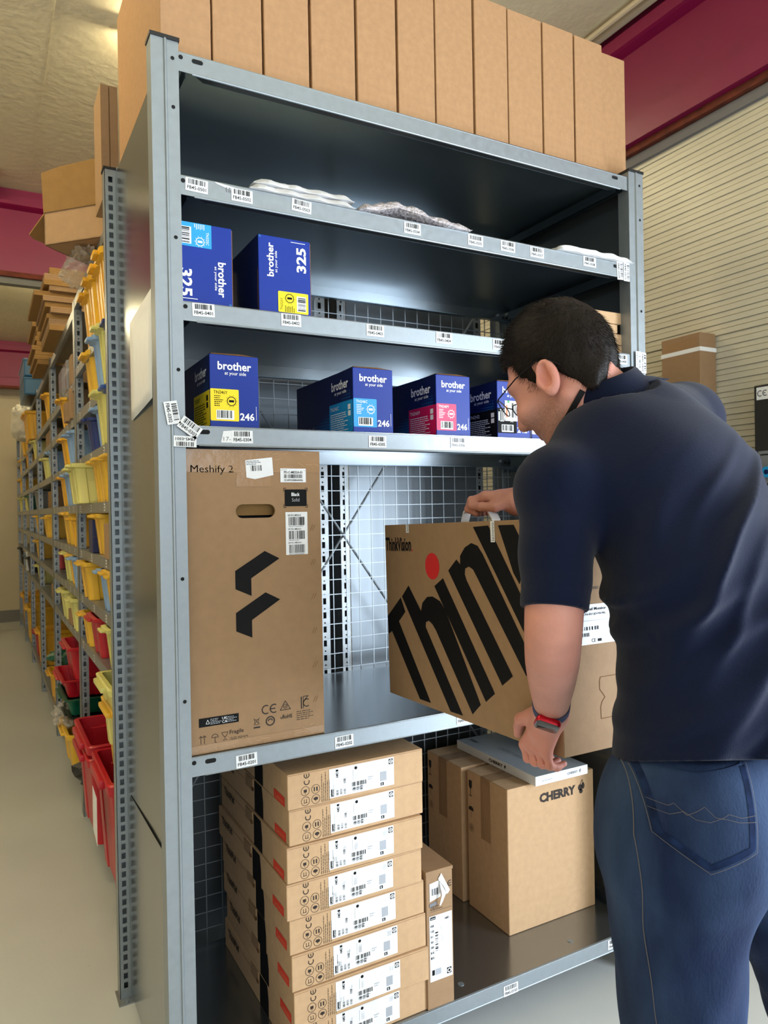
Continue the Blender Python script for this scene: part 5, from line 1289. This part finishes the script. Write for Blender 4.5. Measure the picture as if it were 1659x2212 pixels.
def d_limb(P, pts, radii, g=0.0, upto=1.0):
    t = np.linspace(0, 1, len(pts)); r = np.interp(t, R_T, radii) + g; d = np.full(len(P), 9.0)
    for i in range(len(pts) - 1):
        if t[i] >= upto: break
        d = np.minimum(d, d_cone(P, pts[i], pts[i + 1], r[i], r[i + 1]))
    return d
RAD_L = np.array([.060, .054, .0475, .0460, .0445, .0405, .0345, .0290]); RAD_R = np.array([.060, .053, .047, .045, .0435, .040, .035, .0300])
def d_arm(P, s, e, w, hand, radii): return smin(d_limb(P, limb(s, e, w), radii), hand, .02)
def d_torso(P, g=0.0):
    d = d_ell(P, (.520, 1.165, .985), (.125 + g, .172 + g, .150 + g), TAX)
    d = smin(d, d_ell(P, (.530, 1.175, 1.16), (.125 + g, .168 + g, .16 + g), TAX), .06)
    d = smin(d, d_ell(P, (.525, 1.215, 1.33), (.128 + g, .178 + g, .16 + g), TAX), .06)
    d = smin(d, d_ell(P, (.505, 1.285, 1.475), (.130 + g, .190 + g, .150 + g), TAX), .06)
    d = smin(d, d_ell(P, (.465, 1.345, 1.585), (.105 + g, .165 + g, .095 + g), TAX), .06)
    d = smin(d, d_cone(P, (.475, 1.34, 1.615), NECK + np.array([.035, .005, -.01]), .072 + g, .058 + g), .035)
    return d
def d_body(P):
    d = d_torso(P, -.012)
    d = smin(d, smin(d_cone(P, (.385, 1.29, 1.535), SHL, .066, .066), d_cone(P, (.54, 1.42, 1.61), SHR, .07, .066), .02), .04)
    d = smin(d, d_neck(P), .03)
    d = smin(d, d_head(P), .02)
    d = smin(d, d_arm(P, SHL, ELL, WRL, d_hand(P, WRL, FING_L, TH_L, 0), RAD_L), .02)
    d = smin(d, d_arm(P, SHR, ELR, WRR, d_hand(P, WRR, FING_R, TH_R, 0), RAD_R), .02)
    return np.maximum(d, .93 - P[:, 2])
vs_, fs_ = sdf_mesh(d_body, (.13, .98, .92), (.76, 1.90, 1.90), .0032)
BODY = arr_mesh('body', vs_, fs_, SKIN, MAN)
# beard stubble and ruddier ear and hands as pigment of the skin
cq = (vs_ - HC) @ HAX.T
stb = sstep(cq[:, 0], -.015, .03) * sstep(cq[:, 2], -.035, -.075) * sstep(cq[:, 2], -.165, -.135) * sstep(np.abs(cq[:, 1]), .10, .085)
red = np.exp(-(((cq - np.array([-.004, .085, -.034])) / .03) ** 2).sum(1)) + .8 * sstep(vs_[:, 2], 1.10, 1.02)
at_ = BODY.data.attributes.new('pigment', 'FLOAT_COLOR', 'POINT')
at_.data.foreach_set('color', np.stack([stb, np.clip(red, 0, 1), 0 * stb, 0 * stb + 1], 1).astype(np.float32).ravel())
nt = SKIN.node_tree; bs = nt.nodes['Principled BSDF']; an_ = nt.nodes.new('ShaderNodeAttribute'); an_.attribute_name = 'pigment'
sp_ = nt.nodes.new('ShaderNodeSeparateColor'); nt.links.new(an_.outputs['Color'], sp_.inputs[0])
nz_ = nt.nodes.new('ShaderNodeTexNoise'); nz_.inputs['Scale'].default_value = 420; mu = nt.nodes.new('ShaderNodeMath'); mu.operation = 'MULTIPLY'
tc_ = nt.nodes.new('ShaderNodeTexCoord'); nt.links.new(tc_.outputs['Object'], nz_.inputs['Vector'])
nt.links.new(sp_.outputs[0], mu.inputs[0]); nt.links.new(nz_.outputs['Fac'], mu.inputs[1])
src = bs.inputs['Base Color'].links[0].from_socket
m1_ = nt.nodes.new('ShaderNodeMix'); m1_.data_type = 'RGBA'; m1_.inputs[7].default_value = rgb(96, 74, 64)
m2_ = nt.nodes.new('ShaderNodeMix'); m2_.data_type = 'RGBA'; m2_.inputs[7].default_value = rgb(206, 128, 112); mr_ = nt.nodes.new('ShaderNodeMath'); mr_.operation = 'MULTIPLY'; mr_.inputs[1].default_value = .6
nt.links.new(sp_.outputs[1], mr_.inputs[0]); nt.links.new(mr_.outputs[0], m2_.inputs[0]); nt.links.new(src, m2_.inputs[6])
nt.links.new(mu.outputs[0], m1_.inputs[0]); nt.links.new(m2_.outputs[2], m1_.inputs[6]); nt.links.new(m1_.outputs[2], bs.inputs['Base Color'])

# polo shirt
CUFF_L = SHL + (ELL - SHL) * .83; CDIR_L = nrm(ELL - SHL); CUFF_R = SHR + (ELR - SHR) * .72; CDIR_R = nrm(ELR - SHR)
NAX = nrm(hp(-.03, 0, -.06) - NECK + np.array([0, 0, .02]))
def folds(P):
    r, y, z = P[:, 0], P[:, 1], P[:, 2]
    al = .62 * r + .78 * z; s1 = .78 * r - .62 * z + .010 * np.sin(9 * al + 1.0) + .006 * np.sin(23 * al)
    back = np.clip((1.40 - y) / .08, 0, 1)
    rid = (.5 + .5 * np.cos(s1 * 2 * PI / .058)) ** 3.0 * (.55 + .45 * np.sin(s1 * 37 + 2 + 3 * al))
    f = .0150 * rid * sstep(r, .42, .52) * sstep(z, 1.62, 1.46) * back
    f += .0090 * (.5 + .5 * np.cos((s1 + .02) * 2 * PI / .11)) ** 3 * sstep(r, .36, .42) * sstep(z, 1.54, 1.42) * back
    s2 = .42 * r - .90 * z + .010 * np.sin(14 * r + 5 * z)
    f += .0115 * (.65 + .35 * np.sin(z * 29 + 1)) * (.5 + .5 * np.cos(s2 * 2 * PI / .058)) ** 1.8 * sstep(z, 1.40, 1.30) * sstep(z, 1.10, 1.16) * (.75 + .25 * sstep(r, .50, .38))
    f += .0016 * np.sin(r * 31 + z * 17) * np.sin(y * 27)
    return f
def d_shirt(P):
    d = d_torso(P, .006)
    d = smin(d, d_cone(P, (.385, 1.29, 1.540), SHL + np.array([.0, .0, .004]), .076, .070), .06)
    d = smin(d, d_cone(P, (.54, 1.42, 1.615), SHR, .082, .076), .045)
    d = smin(d, d_cone(P, NECK - NAX * .05, NECK + NAX * .015, .084, .066), .025)
    d = smin(d, d_ell(P, (.520, 1.165, 1.06), (.138, .184, .22), TAX), .04)
    d = d - folds(P)
    d = np.maximum(d, 1.104 - .34 * (P[:, 1] - 1.03) - P[:, 2])
    tn = (P - NECK) @ NAX; rn = np.linalg.norm(P - NECK - tn[:, None] * NAX, axis=1)
    d = np.maximum(d, -np.maximum(rn - .112, .013 - tn))
    wz = (P - np.array([.300, 1.17, 1.43])) @ nrm([.85, .2, .40]); d = d + .0022 * np.exp(-(wz / .0035) ** 2) * (P[:, 0] < .40) * (P[:, 1] < 1.27)
    for s, c, dr, r0, r1, pl, rd in ((SHL, CUFF_L, CDIR_L, 0.070, .0480, limb(SHL, ELL, WRL), RAD_L), (SHR, CUFF_R, CDIR_R, .072, .0580, limb(SHR, ELR, WRR), RAD_R)):
        t = (P - c) @ dr
        sl = smin(d_cone(P, s, c + dr * .04, r0, r1), d_limb(P, pl, rd, .0055, .5), .008)
        sl = sl - .0022 * np.sin(t * 60 + P[:, 0] * 30) * np.clip(-t / .05, 0, 1)
        sl = np.where((t > -.030) & (t < -.027), sl + .0016, sl)
        sl = np.maximum(sl, t)
        d = smin(d, sl, .022)
    return d
vs_, fs_ = sdf_mesh(d_shirt, (.14, .96, 1.04), (.80, 1.74, 1.78), .0042)
SHIRT = arr_mesh('polo_shirt', vs_, fs_, POLO, MAN)
# fold-down collar
ax = nrm(NAX * .6 + np.array([0, 0, .5])); fwd = nrm(TF - ax * (TF @ ax)); sd = np.cross(ax, fwd)
prof = [(.074, -.022), (.0715, .004), (.070, .024), (.0705, .034), (.0735, .0385), (.0775, .035), (.0850, .018), (.0940, -.004), (.0985, -.026)]
NT = 56; lb = LB(); vv = []
for i in range(NT + 1):
    t = .22 + (2 * PI - .44) * i / NT
    for j, (r_, z_) in enumerate(prof):
        open_ = max(0, 1 - min(t, 2 * PI - t) / .9); drop = open_ * (.045 if j >= 4 else .030)
        k = 1 + .02 * math.sin(3 * t)
        vv.append(NECK + np.array([-.016, -.004, .016]) + fwd * (r_ * k * math.cos(t) * 1.06 + .004) + sd * (r_ * k * math.sin(t)) + ax * (z_ - drop))
n_ = len(prof); vv = np.array(vv)
for _ in range(3):
    dv = d_shirt(vv); g_ = np.stack([d_shirt(vv + np.array(k) * 1e-3) - d_shirt(vv - np.array(k) * 1e-3) for k in ((1, 0, 0), (0, 1, 0), (0, 0, 1))], 1); g_ /= np.linalg.norm(g_, axis=1)[:, None] + 1e-9
    jj = np.arange(len(vv)) % n_; need = np.where(jj >= 5, .0045, -1) - dv
    vv = vv + g_ * np.clip(need, 0, .02)[:, None]
lb.add(list(vv), [(i * n_ + j, (i + 1) * n_ + j, (i + 1) * n_ + j + 1, i * n_ + j + 1) for i in range(NT) for j in range(n_ - 1)], POLO)
o = lb.build('collar', SHIRT); md = o.modifiers.new('thick', 'SOLIDIFY'); md.thickness = .0022; md.offset = 0
# lanyard under the collar
LANY = None


# jeans
HIPL, KNL, ANL = np.array([.436, 1.115, .92]), np.array([.436, 1.105, .56]), np.array([.440, 1.085, .10])
HIPR, KNR, ANR = np.array([.620, 1.255, .92]), np.array([.790, 1.370, .53]), np.array([.865, 1.415, .10])
def d_jeans(P):
    d = d_ell(P, (.515, 1.165, 1.00), (.132, .182, .15), TAX)
    d = smin(d, d_ell(P, np.array([.445, 1.105, .985]), (.128, .118, .135), TAX), .05)
    d = smin(d, d_ell(P, np.array([.590, 1.205, .985]), (.128, .115, .135), TAX), .05)
    lg = smin(d_cone(P, HIPL, KNL, .108, .078), d_cone(P, KNL, ANL, .078, .066), .04); rg = smin(d_cone(P, HIPR, KNR, .106, .078), d_cone(P, KNR, ANR, .078, .064), .04)
    d = smin(d, lg, .05); d = smin(d, rg, .05) if False else np.minimum(d, smin(d, rg, .035))
    z = P[:, 2]
    f = .0030 * np.sin(z * 70 + 9 * P[:, 0] + 2 * np.sin(P[:, 0] * 25)) * np.clip((.66 - z) / .2, 0, 1) + .0020 * np.sin((z * .7 - P[:, 0]) * 60 + 3 * np.sin(P[:, 1] * 14)) * np.clip((.98 - z) / .2, 0, 1)
    d = d - f
    d = np.maximum(d, P[:, 2] - 1.10); d = np.maximum(d, .055 - P[:, 2]); return d
vs_, fs_ = sdf_mesh(d_jeans, (.24, .94, .03), (1.0, 1.54, 1.13), .0055)
JEANS = arr_mesh('jeans', vs_, fs_, DENIM, MAN)
def drape(fn, r, z, off):
    """point on the cloth behind the man at lateral r and height z, found by marching forwards"""
    p = np.array([[r, .80, z]])
    for _ in range(60):
        d = fn(p)[0]
        if d < .0004: break
        p[0, 1] += d * .8
        if p[0, 1] > 1.35: p[0, 1] = 1.12; break
    return p[0] + np.array([0, -off, 0])
def ribbon(pts, w, off, m_, name, parent, n=8, dash=False, fn=d_jeans):
    lb = LB(); P_ = []
    for (r0, z0), (r1, z1) in zip(pts[:-1], pts[1:]): P_ += [(r0 + (r1 - r0) * i / n, z0 + (z1 - z0) * i / n) for i in range(n)]
    P_.append(pts[-1]); L_, R_ = [], []
    for i, (r, z) in enumerate(P_):
        a = P_[max(0, i - 1)]; c = P_[min(len(P_) - 1, i + 1)]; dx, dz = c[0] - a[0], c[1] - a[1]; l = math.hypot(dx, dz) or 1
        L_.append(drape(fn, r - dz / l * w / 2, z + dx / l * w / 2, off)); R_.append(drape(fn, r + dz / l * w / 2, z - dx / l * w / 2, off))
    vv = L_ + R_; N = len(L_)
    lb.add(vv, [(i, N + i, N + i + 1, i + 1) for i in range(N - 1) if not (dash and i % 2)], m_)
    return lb
ribbon([(.353, 1.668), (.346, 1.656), (.337, 1.640), (.328, 1.622), (.320, 1.606)], .011, .0030, BLACKP, 'x', None, 5, fn=d_body).build('lanyard', MAN)
PK = [(.352, 1.105), (.508, 1.118), (.494, .995), (.429, .968), (.362, 1.012)]
lb = LB(); G = 14; vv = []
for j in range(G + 1):
    for i in range(G + 1):
        u, v = i / G, j / G
        top = np.array(PK[0]) * (1 - u) + np.array(PK[1]) * u
        bot = np.array(PK[4]) * (1 - u * 2) + np.array(PK[3]) * u * 2 if u < .5 else np.array(PK[3]) * (2 - u * 2) + np.array(PK[2]) * (u * 2 - 1)
        r, z = top * (1 - v) + bot * v; vv.append(drape(d_jeans, r, z, .0022 if 0 < i < G and j < G else .0002))
lb.add(vv, [(j * (G + 1) + i, (j + 1) * (G + 1) + i, (j + 1) * (G + 1) + i + 1, j * (G + 1) + i + 1) for j in range(G) for i in range(G)], DENIM)
POCK = lb.build('back_pocket', JEANS)
ins = lambda k: [(p[0] + (.429 - p[0]) * k, p[1] + (1.05 - p[1]) * k) for p in PK]
q1, q2 = ins(.02), ins(.12)
ribbon([q2[0], q2[4], q2[3], q2[2], q2[1]], .009, .0030, DENIMP, 'x', None).build('pocket_hem', JEANS)
ribbon([q1[0], q1[4], q1[3], q1[2], q1[1]], .0006, .0038, STITCH, 'x', None, 22, False).build('pocket_stitching', JEANS)
arc = [(.362, 1.053), (.385, 1.050), (.392, 1.054), (.405, 1.042), (.418, 1.048), (.428, 1.054), (.440, 1.042), (.455, 1.040), (.470, 1.036), (.496, 1.034)]
ribbon(arc, .0005, .0040, STITCH, 'x', None, 5).build('pocket_stitching', JEANS)
arc = [(.362, 1.043), (.385, 1.040), (.402, 1.046), (.415, 1.038), (.432, 1.036), (.450, 1.042), (.458, 1.046), (.475, 1.041), (.496, 1.042)]
ribbon(arc, .0005, .0041, STITCH, 'x', None, 5).build('pocket_stitching', JEANS)
ribbon([(.352, 1.09), (.345, 1.0), (.357, .88), (.376, .72), (.384, .50)], .0008, .0016, STITCH, 'x', None, 16).build('side_seam', JEANS)
ribbon([(.565, 1.09), (.560, 1.0), (.548, .93)], .0014, .0016, STITCH, 'x', None, 14).build('centre_seam', JEANS)

# hair
def d_hair(P):
    q = (P - HC) @ HAX.T; x, y, z = q[:, 0], q[:, 1], q[:, 2]
    d = d_ell(q, (-.012, 0, .022), (.1055, .0835, .1065))
    d = smin(d, d_cone(P, hp(-.036, 0, -.030), hp(-.047, 0, -.090), .0630, .0585), .02)
    nz = .0012 * np.sin(x * 110 + 40 * y) * np.sin(y * 90 + z * 60)
    d = d - nz - .004 * np.clip((z - .06) / .04, 0, 1)
    nape = -.098 + .062 * np.clip((-x - .060) / .045, 0, 1) + .104 * np.clip((x + .046) / .040, 0, 1) + .004 * np.sin(y * 160)
    line = np.where(x < .0, np.minimum(nape, .004), np.where(x < .016, .006, np.where(x < .048, -.044, .040 + (x - .05) * .8)))
    d = smax(d, line - z, .010)
    return smax(d, x - .088, .012)
vs_, fs_ = sdf_mesh(d_hair, (.17, 1.22, 1.60), (.52, 1.54, 1.93), .0032)
lb = LB(); lb.add(list(vs_), [tuple(f_) for f_ in fs_], HAIR)
rh = np.random.default_rng(4); pick = rh.choice(len(fs_), min(len(fs_), 26000), replace=False)
cen = vs_[fs_].mean(1)[pick]
e_ = 1e-3; gN = np.stack([d_hair(cen + np.array(k) * e_) - d_hair(cen - np.array(k) * e_) for k in ((1, 0, 0), (0, 1, 0), (0, 0, 1))], 1); gN /= np.linalg.norm(gN, axis=1)[:, None] + 1e-9
hv, hf = [], []
for c_, n0 in zip(cen, gN):
    if n0 @ (c_ - HC) < 0: continue
    q = HAX @ (c_ - HC)
    flow = HF * .45 - HU * (.9 if q[2] < .05 else .1) + HL * .15 * np.sign(q[1])
    d0 = nrm(n0 * .40 + nrm(flow) * .7 + rh.normal(0, .18, 3)); L_ = rh.uniform(.008, .016) * (.6 if q[2] < -.03 else 1); s0 = nrm(np.cross(d0, rh.normal(0, 1, 3))) * .0004
    k = len(hv); hv += [c_ - n0 * .001 - s0, c_ - n0 * .001 + s0, c_ + d0 * L_]; hf.append((k, k + 1, k + 2))
lb.add(hv, hf, HAIR); lb.build('hair', MAN)
# eyebrows
lb = LB(); lb.tube([hp(.093, .016, .016), hp(.092, .030, .021), hp(.078, .048, .016)], .0035, HAIR, 6); lb.build('eyebrow', MAN)
lb = LB(); lb.tube([hp(.093, -.016, .016), hp(.092, -.030, .021), hp(.078, -.048, .016)], .0035, HAIR, 6); lb.build('eyebrow', MAN)
# glasses
GFR = mat('dark_metal_frame', rgb(24, 26, 34), .3, .6)
LENS = mat('spectacle_lens', rgb(235, 240, 250), .05, alpha=.18, spec=.8)
GL = thing('glasses', None, None); GL.parent = MAN
for kk in ('label', 'category'):
    if kk in GL: del GL[kk]
lb = LB()
for s in (1, -1):
    pts = [hp(.124, s * .034 + .023 * math.cos(t) * (1 if True else 1), -.002 + .018 * math.sin(t)) for t in np.linspace(0, 2 * PI, 21)]
    pts = [p - HF * .010 * abs(((p - HC) @ HL) / .057) ** 2 for p in pts]
    lb.tube(pts, .0011, GFR, 6)
lb.tube([hp(.124, .011, .004), hp(.127, 0, .008), hp(.124, -.011, .004)], .0012, GFR, 6)
for s in (1, -1): lb.tube([hp(.114, s * .058, .004), hp(.105, s * .068, .004), hp(.05, s * .083, .006), hp(.0, s * .088, .004), hp(-.022, s * .086, -.010), hp(-.034, s * .082, -.030)], .0014, GFR, 6)
lb.build('spectacle_frame', GL)
lb = LB()
for s in (1, -1):
    c0 = hp(.123, s * .034, -.002) - HF * .004
    ring_ = [hp(.123, s * .034 + .0225 * math.cos(t), -.002 + .0175 * math.sin(t)) - HF * .010 * abs((s * .034 + .0225 * math.cos(t)) / .057) ** 2 for t in np.linspace(0, 2 * PI, 20)[:-1]]
    lb.add([c0] + ring_, [(0, i + 1, (i + 1) % 19 + 1) for i in range(19)], LENS)
lb.build('lens', GL, False)
# wrist watch
WT = thing('wrist_watch', None, None); WT.parent = MAN
for kk in ('label', 'category'):
    if kk in WT: del WT[kk]
wa = nrm(WRL - ELL); wc = WRL - wa * .030; wn = nrm(np.array([-.34, -.65, -.67]) - wa * (np.array([-.34, -.65, -.67]) @ wa)); wb = np.cross(wa, wn)
REDM = mat('red_anodised', rgb(190, 14, 40), .3, .5); STRAP = mat('blue_woven_strap', rgb(58, 70, 110), .8, bump=.3, bscale=300); GLASS = mat('watch_glass', rgb(58, 54, 54), .08, spec=.8)
lb = LB(); NTW = 36; vv = []
for i in range(NTW):
    t = 2 * PI * i / NTW
    for dz, rr in ((-.011, .0335), (-.011, .0352), (.011, .0345), (.011, .0328)): vv.append(wc + wn * rr * 1.0 * math.cos(t) + wb * rr * .98 * math.sin(t) + wa * dz)
lb.add(vv, [(i * 4 + j, i * 4 + (j + 1) % 4, ((i + 1) % NTW) * 4 + (j + 1) % 4, ((i + 1) % NTW) * 4 + j) for i in range(NTW) for j in range(4)], STRAP); lb.build('strap', WT)
def rr_block(c, ax_, bx, nx_, hx, hy, r, d0, d1, m_, nm):
    lb = LB(); pts = []
    for cx, cy, t0 in ((hx - r, -hy + r, -PI / 2), (hx - r, hy - r, 0), (-hx + r, hy - r, PI / 2), (-hx + r, -hy + r, PI)): pts += [(cx + r * math.cos(t0 + PI / 2 * i / 5), cy + r * math.sin(t0 + PI / 2 * i / 5)) for i in range(6)]
    rings = [(d0, .94), (d0 + (d1 - d0) * .3, 1), (d0 + (d1 - d0) * .7, 1), (d1, .93)]; N = len(pts)
    vv = [c + ax_ * a * s_ + bx * b_ * s_ + nx_ * dd for dd, s_ in rings for a, b_ in pts]
    lb.add(vv, [(k * N + i, k * N + (i + 1) % N, (k + 1) * N + (i + 1) % N, (k + 1) * N + i) for k in range(3) for i in range(N)] + [tuple(range(N - 1, -1, -1)), tuple(range(3 * N, 4 * N))], m_); return lb.build(nm, WT)
wr_ = .22; wa2 = wa * math.cos(wr_) + wb * math.sin(wr_); wb2 = wb * math.cos(wr_) - wa * math.sin(wr_)
rr_block(wc, wa2, wb2, wn, .0185, .0225, .008, .0325, .0430, REDM, 'case'); rr_block(wc, wa2, wb2, wn, .0170, .0208, .007, .0422, .0446, GLASS, 'screen')
# shoes
SHOE = mat('dark_shoe', rgb(36, 36, 40), .6); SOLE = mat('white_sole', rgb(210, 208, 200), .6)
for an in (ANL, ANR):
    def d_shoe(P, an=an):
        d = d_cone(P, (an[0], an[1], .075), (an[0] + TF[0] * .17, an[1] + TF[1] * .17, .045), .052, .040)
        d = smin(d, d_cone(P, (an[0] - TF[0] * .045, an[1] - TF[1] * .045, .05), (an[0], an[1], .11), .040, .050), .03); return np.maximum(np.maximum(d, .012 - P[:, 2]), P[:, 2] - .115)
    c0 = an + TF * .06; v2, f2 = sdf_mesh(d_shoe, (c0[0] - .24, c0[1] - .24, -.02), (c0[0] + .24, c0[1] + .24, .16), .007)
    sh = arr_mesh('shoe', v2, f2, SHOE, MAN)
    lb = LB(); pts = []
    for i in range(28):
        t = 2 * PI * i / 28; a, c = math.cos(t), math.sin(t); pts.append(np.array([an[0], an[1], 0]) + TF * (.062 + .158 * a) + TL * (.050 + .004 * a) * c)
    vv = [p + np.array([0, 0, z_]) for z_ in (.0005, .022) for p in pts]
    lb.add(vv, [tuple(range(27, -1, -1)), tuple(range(28, 56))] + [(i, (i + 1) % 28, 28 + (i + 1) % 28, 28 + i) for i in range(28)], SOLE); lb.build('sole', sh)
